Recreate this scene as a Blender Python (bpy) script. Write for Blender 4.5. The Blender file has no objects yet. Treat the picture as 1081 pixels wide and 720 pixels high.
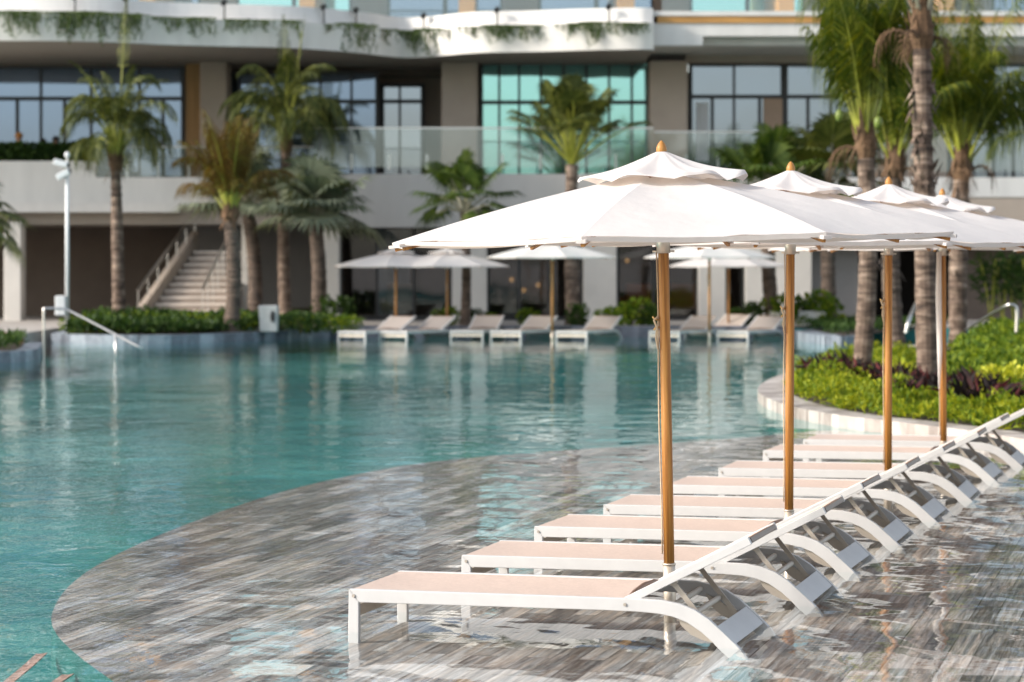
import bpy, math, random
from mathutils import Vector, Matrix, noise, geometry
R = math.radians
PI = math.pi
F, CX, HY, HC = 2700.0, 540.5, 274.0, 1.93      # focal length (photo px), principal column, horizon row, eye height over the water
scene = bpy.context.scene
COL = scene.collection

def P(px, py, d):                 # photo pixel at a known distance -> place in the world
    return Vector(((px-CX)*d/F, d, HC-(py-HY)*d/F))
def G(px, py, z=0.0):             # photo pixel on a level surface -> place in the world
    d = F*(HC-z)/(py-HY)
    return Vector(((px-CX)*d/F, d, z))

# ------------------------------------------------------------------ mesh helper
class MB:
    def __init__(s): s.v = []; s.f = []; s.m = []
    def add(s, vs, fs, mi=0):
        b = len(s.v); s.v += [tuple(p) for p in vs]
        s.f += [tuple(i+b for i in f) for f in fs]; s.m += [mi]*len(fs)
    def box(s, x0, y0, z0, x1, y1, z1, mi=0, M=None):
        vs = [Vector(p) for p in ((x0,y0,z0),(x1,y0,z0),(x1,y1,z0),(x0,y1,z0),(x0,y0,z1),(x1,y0,z1),(x1,y1,z1),(x0,y1,z1))]
        if M is not None: vs = [M @ p for p in vs]
        s.add(vs, [(3,2,1,0),(4,5,6,7),(0,1,5,4),(1,2,6,5),(2,3,7,6),(3,0,4,7)], mi)
    def bar(s, a, b, w, h, up=(0,0,1), mi=0):
        a = Vector(a); b = Vector(b); d = (b-a); L = d.length; d.normalize()
        sd = d.cross(Vector(up)).normalized(); u = sd.cross(d)
        M = Matrix((( d.x, sd.x, u.x, a.x),(d.y, sd.y, u.y, a.y),(d.z, sd.z, u.z, a.z),(0,0,0,1)))
        s.box(0,-w/2,-h/2,L,w/2,h/2,mi,M)
    def tube(s, path, rad, n=10, mi=0, cap=True):
        path = [Vector(p) for p in path]
        if not hasattr(rad, '__len__'): rad = [rad]*len(path)
        rings = []; ref = None
        for i, p in enumerate(path):
            t = (path[min(i+1,len(path)-1)]-path[max(i-1,0)]).normalized()
            if ref is None: ref = Vector((1,0,0)) if abs(t.x) < .8 else Vector((0,1,0))
            a = (ref - t*ref.dot(t)).normalized(); b = t.cross(a); ref = a
            rings.append([p + (a*math.cos(2*PI*k/n)+b*math.sin(2*PI*k/n))*rad[i] for k in range(n)])
        vs = [q for r in rings for q in r]; fs = []
        for i in range(len(path)-1):
            for k in range(n):
                fs.append((i*n+k, i*n+(k+1)%n, (i+1)*n+(k+1)%n, (i+1)*n+k))
        if cap:
            fs.append(tuple(range(n-1,-1,-1))); fs.append(tuple((len(path)-1)*n+k for k in range(n)))
        s.add(vs, fs, mi)
    def lathe(s, prof, c=(0,0,0), n=16, mi=0):
        c = Vector(c)
        s.tube([c+Vector((0,0,z)) for r,z in prof], [r for r,z in prof], n, mi)
    def prism(s, poly, y0, y1, mi=0):                # polygon strip in XZ given as (upper, lower) rows, given thickness along Y
        up, lo = poly; n = len(up)
        vs = []
        for y in (y0, y1):
            vs += [(x,y,z) for x,z in up] + [(x,y,z) for x,z in lo]
        fs = []
        o = 2*n
        for i in range(n-1):
            fs += [(i, n+i, n+i+1, i+1), (o+i, o+i+1, o+n+i+1, o+n+i), (i, i+1, o+i+1, o+i), (n+i, o+n+i, o+n+i+1, n+i+1)]
        fs += [(0, o, o+n, n), (n-1, n+n-1, o+n+n-1, o+n-1)]
        s.add(vs, fs, mi)
    def build(s, name, mats, parent=None, smooth=False, loc=None, bevel=0):
        me = bpy.data.meshes.new(name); me.from_pydata(s.v, [], s.f)
        if not isinstance(mats, (list, tuple)): mats = [mats]
        for m in mats: me.materials.append(m)
        me.polygons.foreach_set('material_index', s.m)
        if smooth: me.polygons.foreach_set('use_smooth', [True]*len(s.f))
        me.update()
        o = bpy.data.objects.new(name, me); COL.objects.link(o)
        if parent is not None: o.parent = parent
        if loc is not None: o.location = loc
        if bevel:
            b = o.modifiers.new('bevel', 'BEVEL'); b.width = bevel; b.segments = 2; b.limit_method = 'ANGLE'
        return o

def tag(o, label=None, cat=None, group=None, kind=None):
    if label: o['label'] = label
    if cat: o['category'] = cat
    if group: o['group'] = group
    if kind: o['kind'] = kind
    return o
def thing(name, label, cat, loc=(0,0,0), rz=0, group=None):
    o = bpy.data.objects.new(name, None); COL.objects.link(o)
    o.empty_display_size = .2
    o.location = loc; o.rotation_euler = (0,0,rz)
    return tag(o, label, cat, group)
def dup(root, loc, rz=0, label=None, group=None, scale=None):
    r = root.copy(); COL.objects.link(r); r.location = loc; r.rotation_euler = (0,0,rz)
    if scale: r.scale = scale
    if label: r['label'] = label
    if group: r['group'] = group
    for ch in list(root.children):
        c = ch.copy(); COL.objects.link(c); c.parent = r
        for g in ch.children:
            d = g.copy(); COL.objects.link(d); d.parent = c
    return r

# ------------------------------------------------------------------ materials
def mat(name):
    m = bpy.data.materials.new(name); m.use_nodes = True
    nt = m.node_tree; nt.nodes.clear()
    out = nt.nodes.new('ShaderNodeOutputMaterial')
    return m, nt, out
def N(nt, t, **kw):
    n = nt.nodes.new(t)
    for k, v in kw.items():
        if k.startswith('i_'):
            n.inputs[k[2:].replace('_',' ')].default_value = v
        else: setattr(n, k, v)
    return n
def ramp(nt, stops):
    r = nt.nodes.new('ShaderNodeValToRGB'); e = r.color_ramp.elements
    while len(e) < len(stops): e.new(.5)
    for x, (p, c) in zip(e, stops): x.position = p; x.color = (*c, 1)
    return r
def simple(name, col, rough=.6, metal=0.0, var=.12, scale=6.0, bump=0.0, bscale=40.0, spec=.5, coat=0.0, stretch=(1,1,1)):
    m, nt, out = mat(name); L = nt.links.new
    b = N(nt, 'ShaderNodeBsdfPrincipled'); b.inputs['Roughness'].default_value = rough; b.inputs['Metallic'].default_value = metal
    b.inputs['Specular IOR Level'].default_value = spec; b.inputs['Coat Weight'].default_value = coat; b.inputs['Coat Roughness'].default_value = .15
    tc = N(nt, 'ShaderNodeTexCoord'); mp = N(nt, 'ShaderNodeMapping'); mp.inputs['Scale'].default_value = stretch
    L(tc.outputs['Object'], mp.inputs['Vector'])
    n = N(nt, 'ShaderNodeTexNoise'); n.inputs['Scale'].default_value = scale; n.inputs['Detail'].default_value = 6; n.inputs['Roughness'].default_value = .6
    L(mp.outputs[0], n.inputs['Vector'])
    r = ramp(nt, [(.3, tuple(c*(1-var) for c in col)), (.7, tuple(min(1,c*(1+var)) for c in col))])
    L(n.outputs['Fac'], r.inputs['Fac']); L(r.outputs['Color'], b.inputs['Base Color'])
    if bump:
        n2 = N(nt, 'ShaderNodeTexNoise'); n2.inputs['Scale'].default_value = bscale; n2.inputs['Detail'].default_value = 5
        L(mp.outputs[0], n2.inputs['Vector'])
        bp = N(nt, 'ShaderNodeBump'); bp.inputs['Strength'].default_value = bump; bp.inputs['Distance'].default_value = .02
        L(n2.outputs['Fac'], bp.inputs['Height']); L(bp.outputs[0], b.inputs['Normal'])
    L(b.outputs[0], out.inputs['Surface'])
    return m
def leafmat(name, cols, rough=.6, trans=.35, scale=3.0):
    m, nt, out = mat(name); L = nt.links.new
    b = N(nt, 'ShaderNodeBsdfPrincipled'); b.inputs['Roughness'].default_value = rough; b.inputs['Specular IOR Level'].default_value = .22
    t = N(nt, 'ShaderNodeBsdfTranslucent'); mx = N(nt, 'ShaderNodeMixShader'); mx.inputs[0].default_value = trans
    g = N(nt, 'ShaderNodeNewGeometry'); n = N(nt, 'ShaderNodeTexNoise'); n.inputs['Scale'].default_value = scale; n.inputs['Detail'].default_value = 3
    tc = N(nt, 'ShaderNodeTexCoord'); L(tc.outputs['Object'], n.inputs['Vector'])
    ad = N(nt, 'ShaderNodeMath', operation='ADD'); mu = N(nt, 'ShaderNodeMath', operation='MULTIPLY'); mu.inputs[1].default_value = .5
    L(g.outputs['Random Per Island'], ad.inputs[0]); L(n.outputs['Fac'], ad.inputs[1]); L(ad.outputs[0], mu.inputs[0])
    r = ramp(nt, [(i/(len(cols)-1)*.7+.15, c) for i, c in enumerate(cols)])
    L(mu.outputs[0], r.inputs['Fac']); L(r.outputs['Color'], b.inputs['Base Color'])
    hs = N(nt, 'ShaderNodeMixRGB', blend_type='MULTIPLY'); hs.inputs[0].default_value = 1; hs.inputs[2].default_value = (1.5,1.4,.6,1)
    L(r.outputs['Color'], hs.inputs[1]); L(hs.outputs[0], t.inputs['Color'])
    L(b.outputs[0], mx.inputs[1]); L(t.outputs[0], mx.inputs[2]); L(mx.outputs[0], out.inputs['Surface'])
    return m

M = {}
M['frame'] = simple('powder_coated_white', (.555,.55,.54), .45, var=.04, scale=9)
M['frame_beige'] = simple('powder_coated_sand', (.62,.55,.46), .5, var=.05)
M['frame_grey'] = simple('dull_white_plastic', (.46,.46,.45), .6, var=.08)
M['bracket'] = simple('weathered_aluminium', (.42,.37,.31), .45, metal=.4, var=.1)
M['brown'] = simple('brown_mesh_edge', (.13,.07,.042), .4, var=.15)
M['steel'] = simple('brushed_steel', (.62,.6,.57), .3, metal=1, var=.08, scale=20)
M['sleeve'] = simple('worn_aluminium_sleeve', (.66,.58,.48), .38, metal=.65, var=.22, scale=9, stretch=(1,1,.12))
M['brass'] = simple('brass', (.55,.36,.15), .35, metal=.9, var=.1)
M['rope'] = simple('beige_cord', (.55,.42,.28), .8, var=.15, scale=60)
M['white_paint'] = simple('white_render', (.68,.66,.625), .8, var=.08, scale=1.6, stretch=(1,1,.2), bump=.05)
M['fascia'] = simple('white_balcony_render', (.74,.715,.67), .8, var=.09, scale=2.2, bump=.05, stretch=(1,1,.14))
M['parapet'] = simple('grey_white_render', (.50,.485,.46), .85, var=.10, scale=1.1, bump=.05, stretch=(1,1,.2))
M['taupe'] = simple('taupe_stone', (.43,.355,.29), .75, var=.08, scale=1.0, bump=.05)
M['pillar'] = simple('pale_stone_pillar', (.66,.63,.58), .8, var=.06, scale=1.4)
M['brownwall'] = simple('brown_wall', (.135,.105,.085), .8, var=.15, scale=.8)
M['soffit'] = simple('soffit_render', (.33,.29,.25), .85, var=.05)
M['greywall'] = simple('grey_wall', (.23,.225,.22), .85, var=.1, scale=.7)
M['timber'] = simple('honey_timber_cladding', (.50,.26,.075), .55, var=.18, scale=3, stretch=(.3,3,3))
M['ochre'] = simple('ochre_panel', (.33,.19,.07), .6, var=.2, scale=2, stretch=(6,6,.4))
M['winframe'] = simple('dark_window_frame', (.03,.03,.03), .5, var=.1)
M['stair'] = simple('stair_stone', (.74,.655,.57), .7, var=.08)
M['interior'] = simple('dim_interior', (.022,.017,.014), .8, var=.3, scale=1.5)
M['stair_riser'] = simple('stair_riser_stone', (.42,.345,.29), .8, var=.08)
M['soil'] = simple('soil', (.05,.035,.022), .95, var=.4, scale=8, bump=.4)
M['paving'] = simple('pale_paving', (.40,.37,.34), .8, var=.12, scale=1.5, bump=.1)
M['black'] = simple('black_plastic', (.02,.02,.02), .5, var=.1)
M['whiteplastic'] = simple('white_plastic', (.75,.76,.76), .45, var=.03)
M['redpath'] = simple('terracotta_strip', (.40,.14,.07), .8, var=.15)
M['skin'] = simple('skin', (.42,.24,.16), .6, var=.05)
M['shirt'] = simple('dark_shirt', (.06,.07,.10), .8, var=.1)
M['shirt2'] = simple('brick_red_shirt', (.22,.09,.06), .8, var=.1)
M['hair'] = simple('orange_cap_cloth', (.50,.22,.05), .7, var=.1)
M['hair2'] = simple('dark_hair', (.03,.02,.015), .6, var=.2)
M['orange_fabric'] = simple('orange_fabric', (.60,.17,.03), .7, var=.1)
M['greyfabric'] = simple('grey_cushion', (.33,.31,.29), .85, var=.08)
M['nosing'] = simple('red_and_white_mosaic', (.50,.30,.24), .6, var=.5, scale=22)

def wood():
    m, nt, out = mat('varnished_amber_wood'); L = nt.links.new
    b = N(nt, 'ShaderNodeBsdfPrincipled'); b.inputs['Roughness'].default_value = .55; b.inputs['Coat Weight'].default_value = .06; b.inputs['Coat Roughness'].default_value = .2
    tc = N(nt, 'ShaderNodeTexCoord'); mp = N(nt, 'ShaderNodeMapping'); mp.inputs['Scale'].default_value = (28,28,.9)
    L(tc.outputs['Object'], mp.inputs['Vector'])
    n = N(nt, 'ShaderNodeTexNoise'); n.inputs['Scale'].default_value = 1.6; n.inputs['Detail'].default_value = 8; n.inputs['Roughness'].default_value = .65; n.inputs['Distortion'].default_value = .6
    L(mp.outputs[0], n.inputs['Vector'])
    r = ramp(nt, [(.3,(.14,.048,.009)),(.5,(.39,.165,.03)),(.7,(.56,.28,.07))])
    L(n.outputs['Fac'], r.inputs['Fac']); L(r.outputs['Color'], b.inputs['Base Color'])
    bp = N(nt, 'ShaderNodeBump'); bp.inputs['Strength'].default_value = .12; bp.inputs['Distance'].default_value = .01
    L(n.outputs['Fac'], bp.inputs['Height']); L(bp.outputs[0], b.inputs['Normal'])
    L(b.outputs[0], out.inputs['Surface']); return m
M['wood'] = wood()
def bark(name, c0, c1, c2, ring=16.0):
    m, nt, out = mat(name); L = nt.links.new
    b = N(nt, 'ShaderNodeBsdfPrincipled'); b.inputs['Roughness'].default_value = .9
    tc = N(nt, 'ShaderNodeTexCoord')
    n0 = N(nt, 'ShaderNodeTexNoise'); n0.inputs['Scale'].default_value = 6; n0.inputs['Detail'].default_value = 6
    L(tc.outputs['Object'], n0.inputs['Vector'])
    mp = N(nt, 'ShaderNodeMapping'); mp.inputs['Scale'].default_value = (1.6,1.6,ring*.62); L(tc.outputs['Object'], mp.inputs['Vector'])
    w = N(nt, 'ShaderNodeTexNoise'); w.inputs['Scale'].default_value = 1.0; w.inputs['Detail'].default_value = 5; w.inputs['Roughness'].default_value = .6; w.inputs['Distortion'].default_value = .7
    L(mp.outputs[0], w.inputs['Vector'])
    mx = N(nt, 'ShaderNodeMixRGB'); mx.inputs[0].default_value = .35
    L(w.outputs['Fac'], mx.inputs[1]); L(n0.outputs['Fac'], mx.inputs[2])
    r = ramp(nt, [(.36,c0),(.5,c1),(.66,c2)]); L(mx.outputs[0], r.inputs['Fac']); L(r.outputs['Color'], b.inputs['Base Color'])
    bp = N(nt, 'ShaderNodeBump'); bp.inputs['Strength'].default_value = .8; bp.inputs['Distance'].default_value = .03
    L(mx.outputs[0], bp.inputs['Height']); L(bp.outputs[0], b.inputs['Normal'])
    L(b.outputs[0], out.inputs['Surface']); return m
M['bark'] = bark('ringed_palm_bark', (.030,.020,.015), (.125,.085,.062), (.34,.26,.20))
M['bark_dark'] = bark('dark_palm_bark', (.035,.026,.02), (.10,.072,.055), (.17,.125,.095))

def fabric(name, col, under=None, trans=.25, rough=.85, var=.05, vs=2.5):
    m, nt, out = mat(name); L = nt.links.new
    b = N(nt, 'ShaderNodeBsdfPrincipled'); b.inputs['Roughness'].default_value = rough; b.inputs['Specular IOR Level'].default_value = .2
    tc = N(nt, 'ShaderNodeTexCoord'); n = N(nt, 'ShaderNodeTexNoise'); n.inputs['Scale'].default_value = vs; n.inputs['Detail'].default_value = 7; n.inputs['Roughness'].default_value = .7
    L(tc.outputs['Object'], n.inputs['Vector'])
    r = ramp(nt, [(.3, tuple(c*(1-var) for c in col)), (.7, col)]); L(n.outputs['Fac'], r.inputs['Fac'])
    if under:
        g = N(nt, 'ShaderNodeNewGeometry'); mx = N(nt, 'ShaderNodeMixRGB'); mx.inputs[2].default_value = (*under,1)
        L(g.outputs['Backfacing'], mx.inputs[0]); L(r.outputs['Color'], mx.inputs[1]); c = mx.outputs[0]
    else: c = r.outputs['Color']
    L(c, b.inputs['Base Color'])
    n2 = N(nt, 'ShaderNodeTexNoise'); n2.inputs['Scale'].default_value = 9; n2.inputs['Detail'].default_value = 4; L(tc.outputs['Object'], n2.inputs['Vector'])
    bp = N(nt, 'ShaderNodeBump'); bp.inputs['Strength'].default_value = .3; bp.inputs['Distance'].default_value = .02
    L(n2.outputs['Fac'], bp.inputs['Height']); L(bp.outputs[0], b.inputs['Normal'])
    t = N(nt, 'ShaderNodeBsdfTranslucent'); t.inputs['Color'].default_value = (col[0]*.95, col[1]*.80, col[2]*.68, 1)
    ms = N(nt, 'ShaderNodeMixShader'); ms.inputs[0].default_value = trans
    L(b.outputs[0], ms.inputs[1]); L(t.outputs[0], ms.inputs[2]); L(ms.outputs[0], out.inputs['Surface']); return m
M['canvas'] = fabric('white_canvas', (.83,.805,.78), trans=.33)
M['sling'] = fabric('sand_pink_sling', (.62,.50,.43), under=(.15,.09,.06), trans=.06, var=.16, vs=38)
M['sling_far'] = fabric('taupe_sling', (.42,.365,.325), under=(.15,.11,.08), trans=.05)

def glass(name, tint, rough=.03, through=.0, base=(.02,.025,.03), refl=.55):
    m, nt, out = mat(name); L = nt.links.new
    g = N(nt, 'ShaderNodeBsdfGlossy'); g.inputs['Color'].default_value = (*tint,1); g.inputs['Roughness'].default_value = rough
    d = N(nt, 'ShaderNodeBsdfDiffuse'); d.inputs['Color'].default_value = (*base,1)
    mx = N(nt, 'ShaderNodeMixShader'); mx.inputs[0].default_value = refl
    tc = N(nt, 'ShaderNodeTexCoord'); n = N(nt, 'ShaderNodeTexNoise'); n.inputs['Scale'].default_value = .5; n.inputs['Detail'].default_value = 1
    L(tc.outputs['Object'], n.inputs['Vector'])
    bp = N(nt, 'ShaderNodeBump'); bp.inputs['Strength'].default_value = .25; bp.inputs['Distance'].default_value = .03
    L(n.outputs['Fac'], bp.inputs['Height']); L(bp.outputs[0], g.inputs['Normal'])
    if through:
        t = N(nt, 'ShaderNodeBsdfTransparent'); m2 = N(nt, 'ShaderNodeMixShader'); m2.inputs[0].default_value = through
        L(d.outputs[0], m2.inputs[1]); L(t.outputs[0], m2.inputs[2]); L(m2.outputs[0], mx.inputs[1])
    else: L(d.outputs[0], mx.inputs[1])
    L(g.outputs[0], mx.inputs[2]); L(mx.outputs[0], out.inputs['Surface']); return m
M['glass_blue'] = glass('blue_reflective_glass', (.32,.42,.58), refl=.62, base=(.05,.07,.10))
M['glass_teal'] = glass('teal_reflective_glass', (.50,.94,.92), refl=.68, base=(.05,.20,.20))
M['glass_grey'] = glass('grey_reflective_glass', (.45,.52,.61), refl=.62, base=(.10,.11,.12))
M['glass_dark'] = glass('dark_shopfront_glass', (.8,.8,.8), refl=.07, through=.62, base=(.006,.006,.006))
M['glass_clear'] = glass('balustrade_glass', (.85,.97,1.0), refl=.09, through=.95, base=(.30,.42,.42))

def water():
    m, nt, out = mat('pool_water'); L = nt.links.new
    g = N(nt, 'ShaderNodeNewGeometry')
    def nz(scale, detail, sx, sy, rot=0, dist=0):
        mp = N(nt, 'ShaderNodeMapping'); mp.inputs['Scale'].default_value = (sx,sy,1); mp.inputs['Rotation'].default_value = (0,0,rot); L(g.outputs['Position'], mp.inputs['Vector'])
        n = N(nt, 'ShaderNodeTexNoise'); n.inputs['Scale'].default_value = scale; n.inputs['Detail'].default_value = detail; n.inputs['Roughness'].default_value = .5; n.inputs['Distortion'].default_value = dist
        L(mp.outputs[0], n.inputs['Vector']); return n.outputs['Fac']
    a = nz(1.3, 2, 1, .8, .3, .5); b = nz(5.0, 3, 1, .55, -.4, .8); c = nz(17.0, 2, 1, .7, .2, .3)
    pat = nz(.22, 2, 1, 1, 0, 1.0)
    def mul(x, k):
        n = N(nt, 'ShaderNodeMath', operation='MULTIPLY'); L(x, n.inputs[0])
        if isinstance(k, float): n.inputs[1].default_value = k
        else: L(k, n.inputs[1])
        return n.outputs[0]
    def add(x, y):
        n = N(nt, 'ShaderNodeMath', operation='ADD'); L(x, n.inputs[0]); L(y, n.inputs[1]); return n.outputs[0]
    pr = N(nt, 'ShaderNodeMapRange'); pr.inputs['From Min'].default_value = .38; pr.inputs['From Max'].default_value = .62; pr.inputs['To Min'].default_value = .35; pr.inputs['To Max'].default_value = 1.0
    L(pat, pr.inputs['Value'])
    # a little more wind chop towards the open pool on the left
    sp = N(nt, 'ShaderNodeSeparateXYZ'); L(g.outputs['Position'], sp.inputs[0])
    wr = N(nt, 'ShaderNodeMapRange'); wr.inputs['From Min'].default_value = .2; wr.inputs['From Max'].default_value = -4.5; wr.inputs['To Min'].default_value = .13; wr.inputs['To Max'].default_value = 1.45
    L(sp.outputs['X'], wr.inputs['Value'])
    m_ = nz(2.6, 1, 1, .7, .9, .6)
    h = add(add(mul(a, .016), mul(m_, .0055)), mul(mul(add(mul(b, .0080), mul(c, .0027)), pr.outputs[0]), wr.outputs[0]))
    bp = N(nt, 'ShaderNodeBump'); bp.inputs['Strength'].default_value = 1.0; bp.inputs['Distance'].default_value = WAVE
    L(h, bp.inputs['Height'])
    ior = N(nt, 'ShaderNodeMapRange'); ior.inputs['To Min'].default_value = 1.30; ior.inputs['To Max'].default_value = 1/1.30; L(g.outputs['Backfacing'], ior.inputs['Value'])   # light leaving through the underside is not trapped
    fr = N(nt, 'ShaderNodeFresnel'); L(ior.outputs[0], fr.inputs['IOR']); L(bp.outputs[0], fr.inputs['Normal'])
    gl = N(nt, 'ShaderNodeBsdfGlossy'); gl.inputs['Roughness'].default_value = .0; gl.inputs['Color'].default_value = (.97,.99,1,1); L(bp.outputs[0], gl.inputs['Normal'])
    tr = N(nt, 'ShaderNodeBsdfTransparent'); tr.inputs['Color'].default_value = (.965,.992,.988,1)
    mx = N(nt, 'ShaderNodeMixShader'); L(fr.outputs[0], mx.inputs[0]); L(tr.outputs[0], mx.inputs[1]); L(gl.outputs[0], mx.inputs[2])
    L(mx.outputs[0], out.inputs['Surface']); return m
WAVE = 1.0
M['water'] = water()

def planks():
    m, nt, out = mat('striped_stone_planks'); L = nt.links.new
    b = N(nt, 'ShaderNodeBsdfPrincipled'); b.inputs['Roughness'].default_value = .55
    g = N(nt, 'ShaderNodeNewGeometry')
    mp = N(nt, 'ShaderNodeMapping'); mp.inputs['Rotation'].default_value = (0,0,R(-75)); L(g.outputs['Position'], mp.inputs['Vector'])
    br = N(nt, 'ShaderNodeTexBrick'); br.inputs['Scale'].default_value = 1.0; br.inputs['Brick Width'].default_value = .95; br.inputs['Row Height'].default_value = .135
    br.inputs['Mortar Size'].default_value = .0045; br.inputs['Color1'].default_value = (0,0,0,1); br.inputs['Color2'].default_value = (1,1,1,1); br.inputs['Mortar'].default_value = (-.9,-.9,-.9,1)
    br.offset = .37; br.squash = 1.0
    L(mp.outputs[0], br.inputs['Vector'])
    # grain: stretched along the plank, shifted per plank
    sc = N(nt, 'ShaderNodeVectorMath', operation='MULTIPLY'); sc.inputs[1].default_value = (2.3,44,1); L(mp.outputs[0], sc.inputs[0])
    of = N(nt, 'ShaderNodeVectorMath', operation='MULTIPLY_ADD'); of.inputs[1].default_value = (37,91,11); L(br.outputs['Color'], of.inputs[0]); L(sc.outputs[0], of.inputs[2])
    n = N(nt, 'ShaderNodeTexNoise'); n.inputs['Scale'].default_value = 1.0; n.inputs['Detail'].default_value = 8; n.inputs['Roughness'].default_value = .68; n.inputs['Distortion'].default_value = .2
    L(of.outputs[0], n.inputs['Vector'])
    ad = N(nt, 'ShaderNodeMixRGB'); ad.inputs[0].default_value = .20; L(n.outputs['Fac'], ad.inputs[1]); L(br.outputs['Color'], ad.inputs[2])
    r = ramp(nt, [(.24,(.022,.019,.018)),(.36,(.085,.075,.070)),(.455,(.235,.213,.197)),(.555,(.44,.405,.375)),(.68,(.72,.68,.645))])
    L(ad.outputs[0], r.inputs['Fac'])
    # warm / cool drift between planks
    n3 = N(nt, 'ShaderNodeTexNoise'); n3.inputs['Scale'].default_value = .6; n3.inputs['Detail'].default_value = 2; L(of.outputs[0], n3.inputs['Vector'])
    tint = ramp(nt, [(.35,(.90,.97,1.05)),(.65,(1.12,1.0,.91))]); L(n3.outputs['Fac'], tint.inputs['Fac'])
    mu = N(nt, 'ShaderNodeMixRGB', blend_type='MULTIPLY'); mu.inputs[0].default_value = 1; L(r.outputs['Color'], mu.inputs[1]); L(tint.outputs['Color'], mu.inputs[2])
    L(mu.outputs[0], b.inputs['Base Color']); L(b.outputs[0], out.inputs['Surface']); return m
M['planks'] = planks()

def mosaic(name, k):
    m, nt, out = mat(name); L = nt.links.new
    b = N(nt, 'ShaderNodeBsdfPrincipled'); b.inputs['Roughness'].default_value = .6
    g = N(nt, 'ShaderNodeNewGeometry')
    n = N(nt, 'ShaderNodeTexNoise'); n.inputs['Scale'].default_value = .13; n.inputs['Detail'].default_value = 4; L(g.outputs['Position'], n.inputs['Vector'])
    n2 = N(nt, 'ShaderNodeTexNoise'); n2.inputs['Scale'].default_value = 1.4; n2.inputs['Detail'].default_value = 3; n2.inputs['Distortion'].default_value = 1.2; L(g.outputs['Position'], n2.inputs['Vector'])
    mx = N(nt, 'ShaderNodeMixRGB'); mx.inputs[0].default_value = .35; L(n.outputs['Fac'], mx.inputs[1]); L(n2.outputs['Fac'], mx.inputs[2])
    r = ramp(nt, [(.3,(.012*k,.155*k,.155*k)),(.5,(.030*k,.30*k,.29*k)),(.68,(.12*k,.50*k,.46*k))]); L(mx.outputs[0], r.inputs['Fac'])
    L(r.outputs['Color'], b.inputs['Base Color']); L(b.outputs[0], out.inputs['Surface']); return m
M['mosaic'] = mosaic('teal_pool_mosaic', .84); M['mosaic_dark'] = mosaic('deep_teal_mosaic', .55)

def kerbstone(name, cols):
    m, nt, out = mat(name); L = nt.links.new
    b = N(nt, 'ShaderNodeBsdfPrincipled'); b.inputs['Roughness'].default_value = .5
    g = N(nt, 'ShaderNodeNewGeometry'); mp = N(nt, 'ShaderNodeMapping'); mp.inputs['Scale'].default_value = (3.4,3.4,.2); L(g.outputs['Position'], mp.inputs['Vector'])
    v = N(nt, 'ShaderNodeTexVoronoi'); v.inputs['Scale'].default_value = 1.0; L(mp.outputs[0], v.inputs['Vector'])
    bw = N(nt, 'ShaderNodeRGBToBW'); L(v.outputs['Color'], bw.inputs[0])
    n = N(nt, 'ShaderNodeTexNoise'); n.inputs['Scale'].default_value = 7; n.inputs['Detail'].default_value = 6; L(g.outputs['Position'], n.inputs['Vector'])
    mx = N(nt, 'ShaderNodeMixRGB'); mx.inputs[0].default_value = .4; L(bw.outputs[0], mx.inputs[1]); L(n.outputs['Fac'], mx.inputs[2])
    r = ramp(nt, [(.25+.5*i/(len(cols)-1), c) for i, c in enumerate(cols)]); L(mx.outputs[0], r.inputs['Fac'])
    sp = N(nt, 'ShaderNodeSeparateXYZ'); L(g.outputs['Position'], sp.inputs[0]); lt = N(nt, 'ShaderNodeMath', operation='LESS_THAN'); lt.inputs[1].default_value = -.012; L(sp.outputs['Z'], lt.inputs[0])
    tl = N(nt, 'ShaderNodeMixRGB'); tl.inputs[2].default_value = (.018,.19,.185,1); L(lt.outputs[0], tl.inputs[0]); L(r.outputs['Color'], tl.inputs[1])      # turquoise pool tile under the coping
    L(tl.outputs[0], b.inputs['Base Color']); L(b.outputs[0], out.inputs['Surface']); return m
M['kerb_white'] = kerbstone('white_marble_kerb', [(.20,.165,.145),(.40,.355,.32),(.54,.495,.455)])
M['kerb_blue'] = kerbstone('blue_grey_stone_kerb', [(.07,.08,.10),(.19,.22,.26),(.40,.45,.50)])
M['kerb_dark'] = kerbstone('slate_tile_wall', [(.05,.055,.075),(.12,.13,.17),(.22,.23,.28)])

M['palm_green'] = leafmat('palm_leaf_green', [(.010,.025,.002),(.050,.080,.005),(.21,.215,.016)])
M['palm_dark'] = leafmat('palm_leaf_dark', [(.016,.026,.006),(.055,.070,.014),(.16,.17,.045)], trans=.2)
M['palm_brown'] = leafmat('palm_leaf_brown', [(.05,.03,.008),(.11,.065,.014),(.12,.115,.022)], trans=.25)
M['palm_silver'] = leafmat('palm_leaf_silver', [(.06,.078,.050),(.14,.165,.11),(.26,.285,.20)], trans=.15)
M['fan_green'] = leafmat('fan_leaf_green', [(.02,.04,.007),(.05,.085,.014),(.11,.15,.03)], trans=.25)
M['petiole'] = simple('yellow_green_petiole', (.30,.31,.04), .5, var=.3, scale=4)
M['petiole_pale'] = simple('pale_petiole', (.30,.28,.20), .6, var=.2, scale=4)
M['fibre'] = simple('brown_palm_fibre', (.13,.075,.04), .95, var=.5, scale=12, bump=.6)
M['yellowgreen'] = leafmat('yellow_green_leaf', [(.045,.095,.006),(.15,.21,.010),(.42,.42,.022)], trans=.35, scale=1.1)
M['midgreen'] = leafmat('mid_green_leaf', [(.022,.060,.006),(.095,.16,.012),(.26,.31,.024)], trans=.35)
M['darkgreen'] = leafmat('dark_green_leaf', [(.012,.030,.007),(.03,.065,.012),(.07,.12,.022)], trans=.25)
M['limeleaf'] = leafmat('lime_leaf', [(.20,.26,.02),(.42,.45,.04),(.62,.58,.08)], trans=.35)
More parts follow.
